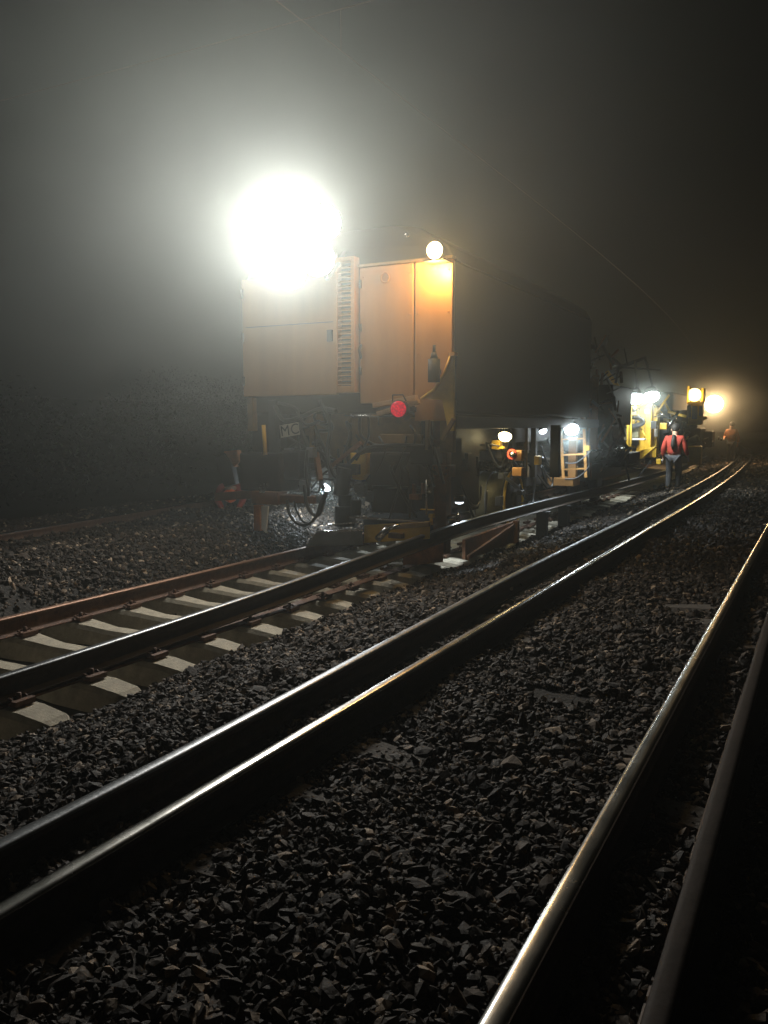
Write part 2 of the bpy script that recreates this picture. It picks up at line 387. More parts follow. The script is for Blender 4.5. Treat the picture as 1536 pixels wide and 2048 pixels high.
# --- rail lifted out of its seat by the machine
lift = [(0, -4.755, ZS+.02), (3, -4.755, ZS+.02), (4.4, -4.75, -.17), (6.8, -4.70, -.10), (8.16, -4.55, .0), (9.6, -4.24, .2), (11.5, -4.19, .22), (18, -4.16, .17), (26, -4.15, .1), (32, -4.2, .0), (60, -4.2, -.1)]
o = rail(smooth(lift, 0, 44), 'loose_rail', ['rail', 'dull'], loc=(-4.6, 8, 0))
tag(o, 'long black rail rising from the pale sleepers and passing in front of the machine feet', 'rail')

# --- neighbouring track, nearly buried in ballast
tr2 = thing('old_track', (-1.415, 5, 0), 'neighbouring track with bright worn rail heads, sleepers buried in ballast', 'railway track')
sme2 = sme.copy(); sme2.materials[0] = M['dirtconc']
for k in range(0, 70):
    y = .475+.62*k
    if y > 16: break
    s = bpy.data.objects.new('sleeper', sme2); COL.objects.link(s); s.parent = tr2
    s.location = (random.uniform(-.02, .02), y-5, .006); s.rotation_euler = (0, 0, random.uniform(-.01, .01))
for rx in (-2.17, -.66):
    rail(line([(0, rx, 0), (90, rx, 0)], -1.5, 75, .6), 'rail', ['rail', 'polish'], tr2)
o = rail(line([(-2, -2.50, 0), (3, -2.53, 0), (8, -2.68, 0), (18, -2.72, 0), (90, -2.72, 0)], -1.5, 75, .6), 'spare_rail', ['rail', 'dull'], loc=(-2.6, 5, 0))
tag(o, 'dull grey rail lying outside the bright left rail of the near track', 'rail')
o = rail(line([(-2, -.30, 0), (90, -.30, 0)], -1.5, 75, .6), 'spare_rail', ['rail', 'oldtop'], loc=(-.3, 4, 0))
tag(o, 'dark rusty rail beside the shiny rail in the bottom right corner', 'rail')
o = rail([(-9.2, -2, .0), (-9.35, 2, .0), (-9.6, 5, .0), (-10.0, 7.5, -.01), (-10.45, 11, 0), (-10.9, 14.2, .0), (-11.5, 19, .0), (-12.2, 26, .0)], 'spare_rail', ['rust', 'polish'], loc=(-10, 7, 0))
tag(o, 'rusty rail lying far left at the foot of the dark bank', 'rail')
# rail support stool under the loose rail
b = MB(); p = at(1125, 1045, y=14.9)
b.box(-4.32, -4.02, 14.8, 15.02, -.27, -.25).box(-4.26, -4.08, 14.83, 14.99, -.25, .16).box(-4.33, -4.04, 14.82, 15.0, .16, .185)
o = b.build('rail_stool', 'dark', None, .005, loc=(-4.25, 14.9, -.27)); tag(o, 'small dark block holding up the loose rail beside the lit sleeper ends', 'support block')
b = MB(); b.box(-4.32, -4.02, 13.5, 13.66, -.27, -.25).box(-4.26, -4.08, 13.52, 13.64, -.25, .16).box(-4.33, -4.04, 13.5, 13.66, .16, .192)
o = b.build('rail_stool', 'dark', None, .005, loc=(-4.3, 13.6, -.27)); tag(o, 'dark block under the loose rail, nearer of the two, left of the ladder', 'support block')

# ------------------------------------------------------------------ the orange track machine
Y = 9.5
mc = thing('track_machine', (-5.7, 9.5, -.2), 'large orange yellow track laying machine with a glaring floodlight on its roof', 'rail machine')
XL, XR = -7.29, -4.08
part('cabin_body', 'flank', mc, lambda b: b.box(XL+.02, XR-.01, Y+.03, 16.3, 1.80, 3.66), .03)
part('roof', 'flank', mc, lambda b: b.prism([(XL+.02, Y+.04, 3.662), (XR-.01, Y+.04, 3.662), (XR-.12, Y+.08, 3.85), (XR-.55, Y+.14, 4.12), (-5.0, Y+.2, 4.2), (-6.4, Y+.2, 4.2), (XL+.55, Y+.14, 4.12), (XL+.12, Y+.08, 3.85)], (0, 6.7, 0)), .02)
part('door', 'paint', mc, lambda b: b.box(XL, -5.74, Y-.03, Y+.028, 2.05, 3.66), .012, 'wide plain door below the floodlight')
part('front_panel', 'paint', mc, lambda b: b.box(-5.38, -4.612, Y-.05, Y+.028, 1.93, 3.655), .012)
part('front_panel', 'paint', mc, lambda b: b.box(-4.59, XR, Y-.05, Y+.028, 1.70, 3.655), .012, 'narrow front panel below the amber lamp')
part('door_hinge', 'dark', mc, lambda b: [b.cyl((-5.36, Y-.07, z), (-5.36, Y-.07, z+.1), .018, 8) for z in (2.3, 2.85, 3.4)])
def ring(b, x0, x1, z0, z1, w, y0, y1):
    b.box(x0, x0+w, y0, y1, z0, z1); b.box(x1-w, x1, y0, y1, z0, z1); b.box(x0+w, x1-w, y0, y1, z0, z0+w*1.6); b.box(x0+w, x1-w, y0, y1, z1-w, z1)
lf = part('louvre_frame', 'paint', mc, lambda b: ring(b, -5.735, -5.42, 2.07, 3.80, .055, Y-.12, Y+.02), .006)
part('louvre_backing', 'black', mc, lambda b: b.box(-5.68, -5.475, Y-.005, Y+.02, 2.15, 3.74))
sm = None
for k in range(26):
    z = 2.185+k*.0595
    if sm is None:
        b = MB(); b.hexa([(-5.678, Y-.105, z-.016), (-5.477, Y-.105, z-.016), (-5.477, Y-.02, z+.022), (-5.678, Y-.02, z+.022), (-5.678, Y-.105, z-.008), (-5.477, Y-.105, z-.008), (-5.477, Y-.02, z+.030), (-5.678, Y-.02, z+.030)])
        s = b.build('slat', 'paint', mc); sm = s.data; z0 = z; s.parent = lf
    else:
        s = bpy.data.objects.new('slat', sm); COL.objects.link(s); s.parent = lf; s.location = (0, 0, z-z0)
part('door_handle', 'black', mc, lambda b: b.tube([at(722, 690, y=Y-.06), at(719, 700, y=Y-.14), at(722, 716, y=Y-.06)], .018, 8))
part('drip_rail', 'grimy', mc, lambda b: b.box(-5.39, XR+.01, Y-.09, Y+.02, 3.662, 3.69))
# fittings on the front
for (x0, x1) in ((-7.22, -5.8),):
    for z in (3.0,): part('door_seam', 'dark', mc, lambda b: b.box(x0, x1, Y-.034, Y-.029, z, z+.008))
part('door_lock', 'dark', mc, lambda b: b.box(-5.88, -5.80, Y-.055, Y-.03, 2.75, 2.9), .004)
for z in (2.2, 2.8, 3.4): part('door_hinge', 'dark', mc, lambda b: b.cyl((-7.27, Y-.045, z), (-7.27, Y-.045, z+.13), .02, 8))
for x in (-5.33, -4.66, -4.54, -4.13):
    for k in range(4):
        z = 2.03+k*.5; part('bolt', 'paint', mc, lambda b: b.cyl((x, Y-.049, z), (x, Y-.06, z), .009, 6))
part('lifting_eye', 'paint', mc, lambda b: b.tube([(-5.0+.06*math.cos(t), Y-.07, 3.5+.06*math.sin(t)) for t in [k*math.pi/6 for k in range(12)]], .012, 6, True))
# boards
part('board', 'wood', mc, lambda b: b.bar(at(748, 811, y=9.28), at(834, 795, y=9.32), .10, .06), .004)
part('board', 'wood', mc, lambda b: b.bar(at(756, 828, y=9.22), at(838, 803, y=9.26), .09, .055), .004)
# red tail lamp
p = at(797, 818, y=9.05); dcam = (Vector((0, 0, CAMZ))-p).normalized(); ax = Vector((.25, -1, .0)).normalized()
tl = part('tail_lamp', 'black', mc, lambda b: [b.cyl(p+ax*-.16, p, .11, 24), b.box(p.x-.05, p.x+.05, p.y+.06, 9.5, p.z-.03, p.z+.03), b.tube([p+Vector((-.09, .02, .1)), p+Vector((-.07, -.02, .17)), p+Vector((.07, -.02, .17)), p+Vector((.09, .02, .1))], .009, 6)])
rl = bpy.data.materials.new('red_lamp_glass'); rl.use_nodes = True; n = rl.node_tree.nodes; bb = n['Principled BSDF']
bb.inputs['Base Color'].default_value = (.3, .0, .01, 1); bb.inputs['Roughness'].default_value = .15
tc = n.new('ShaderNodeTexCoord'); vo = n.new('ShaderNodeTexVoronoi'); vo.inputs['Scale'].default_value = 40
cr = n.new('ShaderNodeValToRGB'); cr.color_ramp.elements[0].color = (1, .0, .03, 1); cr.color_ramp.elements[1].color = (.3, .0, .02, 1); cr.color_ramp.elements[1].position = .7
rl.node_tree.links.new(tc.outputs['Object'], vo.inputs['Vector']); rl.node_tree.links.new(vo.outputs['Distance'], cr.inputs['Fac'])
rl.node_tree.links.new(cr.outputs['Color'], bb.inputs['Emission Color']); bb.inputs['Emission Strength'].default_value = .85
def lens(b, c, axis, r, bulge=.3, n=24):
    axis = Vector(axis).normalized(); b.tube([c+axis*(bulge*r*math.sin(t)) for t in [0, .5, 1.0, 1.35, 1.56]], [r*math.cos(t) if t < 1.5 else .002 for t in [0, .5, 1.0, 1.35, 1.56]], n)
b = MB(); lens(b, p+ax*.002, ax, .098); b.build('lens', rl, tl)
# amber lamp on the right edge
p = at(868, 500, y=9.22); part('amber_lamp', 'dark', mc, lambda b: [b.cyl(p+Vector((0, .09, .0)), p+Vector((0, .02, .0)), .085, 16), b.box(p.x-.14, p.x+.14, p.y-.02, Y+.02, p.z-.125, p.z-.11), b.bar(p+Vector((0, .09, 0)), p+Vector((0, .3, -.06)), .05)])
al = glow('amber_bulb', (1, .62, .25), 40); b = MB(); lens(b, p+Vector((0, .02, 0)), (0, -1, -.1), .1, .7); b.build('lens', al, mc)
lamp('amber_light', 'POINT', p+Vector((0, .02, -.2)), P_AMBER, (1, .6, .18), .05, parent=mc)
# floodlight on the roof, with a ring of extra heads added to fill out its glare
p0 = at(592, 474, y=8.9); fm = glow('floodlight_glass', (1, .97, .9), 60)
fl = part('floodlight_frame', 'dark', mc, lambda b: [b.bar(p0+Vector((-.3, .24, -.5)), p0+Vector((-.3, .24, .42)), .05), b.bar(p0+Vector((.3, .24, -.5)), p0+Vector((.3, .24, .42)), .05),
     b.bar(p0+Vector((-.45, .24, .22)), p0+Vector((.45, .24, .22)), .05), b.bar(p0+Vector((-.45, .24, -.22)), p0+Vector((.45, .24, -.22)), .05),
     b.bar(p0+Vector((-.3, .24, -.5)), Vector((p0.x-.3, Y+.2, 3.98)), .05), b.bar(p0+Vector((.3, .24, -.5)), Vector((p0.x+.3, Y+.2, 3.98)), .05)])
for dx, dz in [(0, 0)]+[(.43*math.cos(k*math.pi/3+.3), .43*math.sin(k*math.pi/3+.3)) for k in range(6)]:
    p = p0+Vector((dx, 0, dz)); a_ = Vector((dx*.8+.25, -1, dz*.5-.1)).normalized()
    hd = part('floodlight', 'dark', mc, lambda b: [b.cyl(p-a_*.15, p, .15, 20, .215), b.bar(p-a_*.1, p+Vector((0, .24, 0)), .05)])
    b = MB(); lens(b, p+a_*.005, a_, .21, .4); b.build('lens', fm, hd)
lamp('floodlight_light', 'SPOT', p0+Vector((0, -.22, 0)), P_FLOOD, (1, .985, .93), .3, aim=(.55, -1, .0), spot=R(179), blend=.7, parent=mc)
lamp('floodlight_light', 'SPOT', p0+Vector((-.15, -.22, 0)), P_FLOOD*.25, (1, .985, .93), .3, aim=(-.8, -.6, .1), spot=R(175), blend=.8, parent=mc)
# radio mast stub on the roof
part('horn', 'steel', mc, lambda b: b.tube([at(812, 474, y=9.62), at(812, 466, y=9.6), at(818, 474, y=9.6)], .02, 8))
# lantern like valve on the right panel
p = at(868, 738, y=9.3)
part('lantern', 'black', mc, lambda b: [b.cyl(p+Vector((0, 0, -.16)), p+Vector((0, 0, .12)), .075, 14), b.cyl(p+Vector((0, 0, .12)), p+Vector((0, 0, .2)), .05, 12, .03), b.cyl(p+Vector((0, 0, .2)), p+Vector((0, 0, .29)), .02, 8), b.box(p.x-.03, p.x+.03, p.y, Y, p.z-.05, p.z)])
part('gusset_plate', 'yell', mc, lambda b: b.prism([at(907, 706, y=9.36), at(908, 862, y=9.36), at(896, 862, y=9.36), at(884, 800, y=9.36), at(842, 797, y=9.36), at(868, 782, y=9.36), at(888, 748, y=9.36)], (0, .05, 0)), .004)
part('gusset_flange', 'yell', mc, lambda b: b.tube([at(903, 708, y=9.34), at(888, 748, y=9.34), at(868, 780, y=9.34), at(842, 798, y=9.34)], .022, 6))
part('gusset_flange', 'paint2', mc, lambda b: b.pix(898, 704, 909, 711, 9.3, .1))
# main frame below the cabin
part('main_frame', 'black', mc, lambda b: [b.box(-7.1, -6.85, 9.8, 17, 1.2, 1.8), b.box(-4.75, -4.5, 9.8, 17, 1.35, 1.8), b.box(-7.1, -4.5, 9.85, 10.05, 1.25, 1.78), b.box(-7.1, -4.5, 12.9, 13.1, 1.25, 1.78)], .02)
part('side_beam', 'dark', mc, lambda b: b.box(-4.28, -4.12, 9.7, 17.2, 1.60, 1.76), .01)
part('cross_plate', 'grimy', mc, lambda b: b.pix(703, 835, 838, 893, 9.6, .08), .01)
part('cross_plate', 'grimy', mc, lambda b: b.pix(760, 868, 842, 888, 9.5, .08), .01)
part('hand_rail', 'steel', mc, lambda b: b.tube([at(690, 830, y=9.35), at(720, 832, y=9.33), at(756, 831, y=9.33), at(757, 850, y=9.4)], .014, 8))
part('left_post', 'grimy', mc, lambda b: b.pix(494, 795, 507, 862, 9.45, .1), .006)
part('left_post', 'yell', mc, lambda b: b.tube([at(527, 850, y=9.3), at(529, 880, y=9.3), at(531, 910, y=9.3)], .028, 8))
part('left_post', 'dark', mc, lambda b: b.pix(536, 800, 552, 930, 9.5, .12), .006)
part('equipment_box', 'black', mc, lambda b: b.pix(502, 800, 556, 905, 9.62, .6), .02)
part('equipment_box', 'black', mc, lambda b: [b.pix(478, 905, 560, 985, 9.4, .7), b.pix(560, 900, 600, 960, 9.5, .5)], .03)
part('equipment_box', 'dark', mc, lambda b: b.pix(738, 905, 838, 975, 9.45, .7), .03, 'big dark tank beside the yellow bracket')
part('equipment_box', 'black', mc, lambda b: [b.pix(742, 975, 815, 1028, 9.5, .5), b.pix(820, 892, 866, 930, 9.35, .3)], .02)
part('front_bracket', 'yell', mc, lambda b: [b.prism([at(700, 905, y=9.42), at(716, 912, y=9.42), at(733, 906, y=9.42), at(731, 948, y=9.42), at(722, 961, y=9.42), at(704, 958, y=9.42), at(702, 935, y=9.42)], (0, .14, 0))], .01)
part('front_bracket', 'grimy', mc, lambda b: [b.prism([at(600, 800, y=9.7), at(700, 800, y=9.7), at(700, 925, y=9.7), at(680, 935, y=9.7), at(640, 880, y=9.7), at(610, 870, y=9.7)], (0, .06, 0)), b.pix(618, 838, 628, 905, 9.62, .06)], .005)
part('front_bracket', 'brown', mc, lambda b: [b.bar(at(660, 935, y=9.55), at(722, 885, y=9.5), .05), b.bar(at(632, 905, y=9.6), at(640, 960, y=9.5), .07), b.pix(818, 988, 838, 1000, 9.4, .1), b.pix(824, 968, 829, 988, 9.4, .06), b.pix(842, 966, 847, 988, 9.4, .06)], .005)
# the little plate that reads MC
pc = at(578.5, 860, y=9.2)
pl = part('number_plate', 'plate', mc, lambda b: b.hexa([at(562, 876, y=9.2), at(600, 869, y=9.2), at(600, 869, y=9.22), at(562, 876, y=9.22), at(559, 851, y=9.2), at(597, 844, y=9.2), at(597, 844, y=9.22), at(559, 851, y=9.22)]))
cu = bpy.data.curves.new('letters', 'FONT'); cu.body = 'MC'; cu.size = .2; cu.extrude = .001; cu.align_x = 'CENTER'; cu.align_y = 'CENTER'; cu.space_character = 1.1
to = bpy.data.objects.new('lettering', cu); COL.objects.link(to)
dg = bpy.context.evaluated_depsgraph_get(); tm = bpy.data.meshes.new_from_object(to.evaluated_get(dg)); bpy.data.objects.remove(to)
tilt = math.atan2(at(597, 844, y=9.2).z-at(559, 851, y=9.2).z, at(597, 844, y=9.2).x-at(559, 851, y=9.2).x)
tm.transform(Matrix.Translation(Vector((pc.x+.01, 9.197, pc.z-.005))-WL[mc.name]) @ Matrix.Rotation(-tilt, 4, 'Y') @ Matrix.Rotation(math.pi/2, 4, 'X'))
tm.materials.clear(); tm.materials.append(M['ink']); to = bpy.data.objects.new('lettering', tm); COL.objects.link(to); to.parent = pl
# hoses in the dark gap
rr = random.Random(3)
def hose(pts, r=.018, m='rubber'):
    b = MB(); P = [Vector(p) for p in pts]; out = []
    for i in range(len(P)-1):
        p0, p1, p2, p3 = P[max(i-1, 0)], P[i], P[i+1], P[min(i+2, len(P)-1)]
        for k in range(6):
            t = k/6; out.append(.5*((2*p1)+(p2-p0)*t+(2*p0-5*p1+4*p2-p3)*t*t+(3*p1-p0-3*p2+p3)*t**3))
    out.append(P[-1]); b.tube(out, r, 7); return b
def H(pts, y, r=.018, m='rubber'):
    return hose([at(u, v, y=y+dy) for u, v, dy in [(q if len(q) == 3 else (*q, 0)) for q in pts]], r).build('hose', m, mc)
H([(575, 1000), (578, 1025), (592, 1045), (612, 1050), (630, 1036), (640, 1010), (652, 985)], 9.2, .022)
H([(588, 1002), (594, 1022), (606, 1042), (622, 1050)], 9.25, .016)
H([(608, 970), (614, 1010), (628, 1030), (640, 1026), (648, 1000), (653, 984)], 9.22, .024)
H([(616, 900), (612, 940), (618, 985), (612, 1010)], 9.4, .028)
H([(550, 812), (568, 840), (600, 835), (640, 818), (672, 822)], 9.5, .03)
H([(556, 806), (590, 815), (600, 835), (615, 850), (640, 842)], 9.45, .022)
H([(720, 835), (722, 870), (745, 888), (770, 892)], 9.4, .02); H([(737, 833), (738, 868), (730, 890), (712, 920)], 9.38, .018)
H([(700, 925), (720, 905), (745, 893), (800, 890), (850, 892)], 9.35, .022); H([(640, 800), (660, 850), (655, 905), (668, 950), (690, 960)], 9.45, .025)
for k in range(16):
    u = rr.uniform(505, 700); v = rr.uniform(800, 900); H([(u, v), (u+rr.uniform(-30, 30), v+rr.uniform(20, 50), -.1), (u+rr.uniform(-60, 60), v+rr.uniform(40, 95), rr.uniform(-.1, .15)), (u+rr.uniform(-60, 60), v+rr.uniform(70, 130))], 9.7, rr.uniform(.012, .026))
for k in range(10):
    u = rr.uniform(740, 880); v = rr.uniform(850, 930); H([(u, v), (u+rr.uniform(-20, 20), v+rr.uniform(20, 60), -.1), (u+rr.uniform(-40, 40), v+rr.uniform(60, 120))], 9.5, rr.uniform(.01, .02))
# clutter of pipes, valves and brackets so that the gap reads as machinery
part('pipework', 'dark', mc, lambda b: [b.bar(at(rr.uniform(500, 860), rr.uniform(800, 1010), y=rr.uniform(9.5, 10.4)), at(rr.uniform(500, 860), rr.uniform(800, 1010), y=rr.uniform(9.5, 10.4)), rr.uniform(.02, .06)) for _ in range(26)])
part('valve_block', 'grey', mc, lambda b: [(lambda q, s: b.box(q.x-s, q.x+s, q.y, q.y+.1, q.z-s*1.2, q.z+s*1.2))(at(rr.uniform(510, 860), rr.uniform(880, 1020), y=rr.uniform(9.35, 9.9)), rr.uniform(.025, .07)) for _ in range(30)], .005)
# low cross beam and feet, left
part('lower_beam', 'brown', mc, lambda b: [b.pix(502, 982, 556, 1010, 9.3, .25), b.pix(556, 990, 628, 1008, 9.35, .2)], .01)
part('lower_beam', 'brown', mc, lambda b: b.bar(at(432, 994, y=9.55), at(510, 988, y=9.45), .07, .12), .006)
part('red_cover', 'orange', mc, lambda b: b.prism([at(447, 903, y=9.9), at(474, 900, y=9.9), at(478, 925, y=9.9), at(468, 934, y=9.9), at(455, 925, y=9.9)], (0, .1, 0)), .01)
part('rubber_flap', 'black', mc, lambda b: b.prism([at(430, 915, y=9.85), at(446, 905, y=9.85), at(462, 930, y=9.85), at(470, 968, y=9.85), at(448, 975, y=9.85), at(434, 940, y=9.85)], (0, .12, 0)), .02)
part('arm', 'dark', mc, lambda b: b.bar(at(455, 920, y=10.0), at(510, 935, y=9.9), .06))
part('foot_leg', 'orange', mc, lambda b: b.pix(507, 1010, 520, 1062, 9.3, .1), .006)
part('foot_leg', 'white', mc, lambda b: b.prism([at(523, 1012, y=9.25), at(536, 1012, y=9.25), at(531, 1066, y=9.25), at(523, 1058, y=9.25)], (0, .03, 0)))
part('step_plate', 'steel', mc, lambda b: [b.pix(518, 967, 527, 986, 9.2, .03), b.pix(533, 965, 535, 975, 9.2, .02)])
# ploughing box and its motor
part('plough_box', 'grey', mc, lambda b: [b.hexa([at(612, 1092, y=9.1), at(726, 1090, y=9.1), at(726, 1090, y=9.6), at(612, 1092, y=9.6), at(634, 1062, y=9.1), at(724, 1056, y=9.1), at(724, 1056, y=9.6), at(634, 1062, y=9.6)])], .01)
part('motor', 'black', mc, lambda b: [b.cyl(at(690, 1052, y=9.3), at(690, 1012, y=9.3), .14, 16), b.cyl(at(690, 1012, y=9.3), at(690, 990, y=9.3), .09, 16), b.cyl(at(682, 990, y=9.3), at(690, 935, y=9.3), .1, 12), b.pix(672, 928, 712, 950, 9.3, .2), b.cyl(at(712, 1030, y=9.2), at(712, 1000, y=9.2), .07, 12)], .004)
part('guide_bar', 'steel', mc, lambda b: [b.bar(at(648, 1063, y=9.08), at(724, 1060, y=9.08), .02), b.bar(at(700, 1034, y=9.2), at(850, 1044, y=9.2), .022), b.bar(at(657, 1050, y=9.15), at(720, 1044, y=9.15), .018)])
part('lifting_beam', 'yell', mc, lambda b: [b.hexa([at(728, 1086, y=9.2), at(860, 1078, y=9.2), at(860, 1078, y=9.4), at(728, 1086, y=9.4), at(728, 1050, y=9.2), at(860, 1042, y=9.2), at(860, 1042, y=9.4), at(728, 1050, y=9.4)])], .01)
part('lifting_beam', 'grimy', mc, lambda b: [b.pix(776, 1066, 802, 1078, 9.1, .1), b.bar(at(770, 1055, y=9.1), at(860, 1048, y=9.1), .06)], .006)
part('hydraulic_cylinder', 'steel', mc, lambda b: [b.cyl(at(755, 1078, y=9.05), at(775, 1058, y=9.05), .045, 14), b.cyl(at(775, 1058, y=9.05), at(800, 1050, y=9.08), .022, 10)])
part('measuring_rod', 'steel', mc, lambda b: b.cyl(at(853, 960, y=9.1), at(853, 1030, y=9.1), .011, 8))
part('clamp', 'yell', mc, lambda b: [b.pix(857, 1028, 866, 1036, 9.1, .06), b.pix(840, 1018, 866, 1021, 9.1, .05), b.cyl(at(862, 1036, y=9.12), at(864, 1050, y=9.12), .02, 8)])
part('clamp', 'steel', mc, lambda b: [b.cyl(at(856, 984, y=9.15), at(862, 984, y=9.15), .014, 8), b.cyl(at(855, 973, y=9.15), at(855, 978, y=9.15), .012, 8), b.cyl(at(898, 1040, y=9.75), at(918, 1035, y=9.75), .06, 10)])
# right column
col = part('column', 'brown', mc, lambda b: [b.pix(868, 820, 892, 1108, 9.8, .16), b.pix(864, 930, 898, 955, 9.77, .22), b.pix(862, 880, 896, 890, 9.77, .2)], .008)
for vv in (936, 948):
    for uu in (869, 892): part('bolt', 'dark', mc, lambda b: b.cyl(at(uu, vv, y=9.78), at(uu, vv, y=9.74), .014, 6))
part('column', 'grimy', mc, lambda b: [b.pix(850, 840, 857, 900, 9.25, .06), b.pix(880, 800, 906, 905, 9.5, .1), b.bar(at(908, 838, y=9.3), at(884, 880, y=9.3), .05)], .006)
part('column_foot', 'orange', mc, lambda b: b.hexa([at(806, 1133, y=9.7), at(886, 1124, y=9.7), at(886, 1124, y=10.0), at(806, 1133, y=10.0), at(806, 1086, y=9.7), at(888, 1060, y=9.7), at(888, 1060, y=10.0), at(806, 1086, y=10.0)]), .01)
part('side_plough', 'brown', mc, lambda b: [b.prism([(-4.4, 10.6, -.24), (-4.4, 12.7, -.25), (-4.4, 12.7, .1), (-4.4, 10.6, .06)], (.05, 0, 0)), b.bar((-4.33, 10.65, -.2), (-4.33, 12.6, .05), .04, .06), b.box(-4.36, -4.28, 12.62, 12.72, -.25, .12)], .006)
# right flank of the machine
part('flank_box', 'black', mc, lambda b: [b.box(-4.9, -4.45, 10.1, 10.7, .5, 1.5), b.box(-4.95, -4.5, 10.75, 11.5, .4, 1.2), b.box(-4.85, -4.55, 10.9, 11.9, 1.25, 1.55), b.box(-4.95, -4.6, 14.0, 14.9, .55, 1.1), b.box(-5.6, -4.5, 9.9, 11.2, .15, .38)], .03)
wz = .42
whl = part('wheel', 'drum', mc, lambda b: [b.cyl((-5.5, 13.2, wz), (-4.62, 13.2, wz), .44, 32)])
def rim(b, x, y, z, r, w, n=28): b.tube([(x, y+r*math.cos(2*math.pi*k/n), z+r*math.sin(2*math.pi*k/n)) for k in range(n)], w, 6, True)
b = MB(); rim(b, -4.56, 13.2, wz, .46, .024); b.build('rim', 'yell', whl)
b = MB(); rim(b, -5.1, 13.2, wz, .445, .012); rim(b, -4.9, 13.2, wz, .445, .012); b.build('hoop', 'grey', whl)
b = MB(); b.cyl((-4.62, 13.2, wz), (-4.57, 13.2, wz), .45, 32); b.cyl((-4.57, 13.2, wz), (-4.5, 13.2, wz), .12, 16); b.build('wheel_disc', 'black', whl)
part('gear_box', 'yell', mc, lambda b: [b.pix(983, 880, 999, 899, 11.9, .15), b.pix(993, 893, 1006, 898, 11.9, .1)], .01)
part('gear_box', 'paint', mc, lambda b: [b.pix(1029, 900, 1043, 922, 12.1, .15), b.pix(1024, 935, 1043, 953, 11.9, .2)], .01)
part('valve_wheel', 'redj', mc, lambda b: b.tube([at(1024+8*math.cos(t), 909+9*math.sin(t), y=11.95) for t in [k*math.pi/8 for k in range(16)]], .02, 6, True))
part('valve_hub', 'steel', mc, lambda b: b.cyl(at(1026, 909, y=11.85), at(1026, 909, y=12.1), .04, 12))
part('belt_guard', 'grimy', mc, lambda b: b.prism([at(990, 912, y=12.3), at(1000, 880, y=12.3), at(1016, 884, y=12.3), at(1008, 920, y=12.3), at(998, 924, y=12.3)], (0, .05, 0)), .006)
for (u0, u1) in ((1048, 1054), (1062, 1070), (1101, 1116)):
    part('stanchion', 'dark' if u0 != 1048 else 'grimy', mc, lambda b: b.pix(u0, 850, u1, 955, 13.6, .1), .006)
part('yellow_box', 'yell', mc, lambda b: b.pix(1068, 912, 1078, 930, 13.4, .15), .01)
for z in (.3, .36): part('coupling_rod', 'steel', mc, lambda b: b.bar((-4.42, 13.1, z), (-4.42, 14.6, z-.08), .025))
part('shade_panel', 'black', mc, lambda b: b.box(-4.48, -4.45, 9.95, 11.35, 1.18, 1.6), .004)  # added black sheet that stands in for shade below the side beam
for k in range(26):      # pipes, hoses and fittings hung along the flank
    y = rr.uniform(10.0, 14.8); z = rr.uniform(.35, 1.4); x = rr.uniform(-4.5, -4.34)
    m = rr.choice(['black', 'dark', 'dark', 'rubber', 'grey'])
    if k % 3 == 0: part('fitting', m, mc, lambda b: b.box(x-.05, x+.04, y, y+rr.uniform(.06, .25), z, z+rr.uniform(.06, .3)), .008)
    elif k % 3 == 1: part('pipework', m, mc, lambda b: b.cyl((x, y, z), (x, y+rr.uniform(-.1, 1.2), z+rr.uniform(-.5, .3)), rr.uniform(.012, .03), 8))
    else: hose([(x, y, z), (x+.06, y+.2, z-.3), (x+.04, y+.6, z-.35), (x, y+.8, z+rr.uniform(-.1, .3))], .018).build('hose', 'rubber', mc)
# ladder and orange step box
lad = part('ladder', 'paint2', mc, lambda b: [b.bar(at(1122, 858, y=15.6), at(1127, 960, y=15.6), .05, .03), b.bar(at(1168, 858, y=15.6), at(1172, 955, y=15.6), .05, .03)])
for v in (878, 909, 938): part('rung', 'paint2', mc, lambda b: b.bar(at(1124, v+1, y=15.6), at(1170, v-1, y=15.6), .04, .03))
for o in [c for c in mc.children if c.name.startswith('rung')]: o.parent = lad
part('orange_post', 'paint', mc, lambda b: [b.pix(1137, 880, 1151, 957, 15.8, .15), b.pix(1095, 955, 1146, 973, 15.5, .5)], .01)
part('tag_box', 'yell', mc, lambda b: b.pix(1170, 891, 1179, 901, 15.5, .08), .005)
part('hand_rail', 'grey', mc, lambda b: b.tube([at(1179, 856, y=15.6), at(1177, 900, y=15.6), at(1179, 960, y=15.6)], .015, 8))
H([(1130, 926), (1150, 926), (1168, 915), (1181, 902)], 15.5, .013, 'grey'); H([(1130, 958), (1150, 957), (1165, 948), (1179, 932)], 15.5, .013, 'grey')

# lamps of the machine
def small_lamp(u, v, y, r, col, em, power, parent, aim=(0, -.3, -1), spot=None, name='work_lamp', laim=None):
    p = at(u, v, y=y); a = Vector(aim).normalized()
    h = part(name, 'dark', parent, lambda b: [b.cyl(p-a*r*1.1, p-a*r*.1, r*.8, 14, r*1.08), b.bar(p-a*r, p-a*r+Vector((0, .12, .12)), .03)])
    b = MB(); lens(b, p-a*r*.1, a, r, .8, 16); b.build('lens', glow('lamp_glass', col, em), h)
    lamp(name+'_light', 'POINT' if spot is None else 'SPOT', p+a*(r*1.0+.03), power, col, r*.6, aim=laim or a, spot=spot or R(160), parent=parent)
WHT = (.82, .93, 1); YEL = (1, .8, .38)
DOWN = (.25, .55, -1)
small_lamp(653, 975, 11.2, .07, WHT, 50, 65, mc, (-.25, -.7, -.6))
small_lamp(1010, 873, 11.8, .1, YEL, 25, 22, mc, spot=R(130), aim=(.1,-.6,-.8), laim=(.15, .5, -1))
small_lamp(1086, 862, 13.9, .07, WHT, 12, 70, mc, (.5, -.25, -1), spot=R(120))
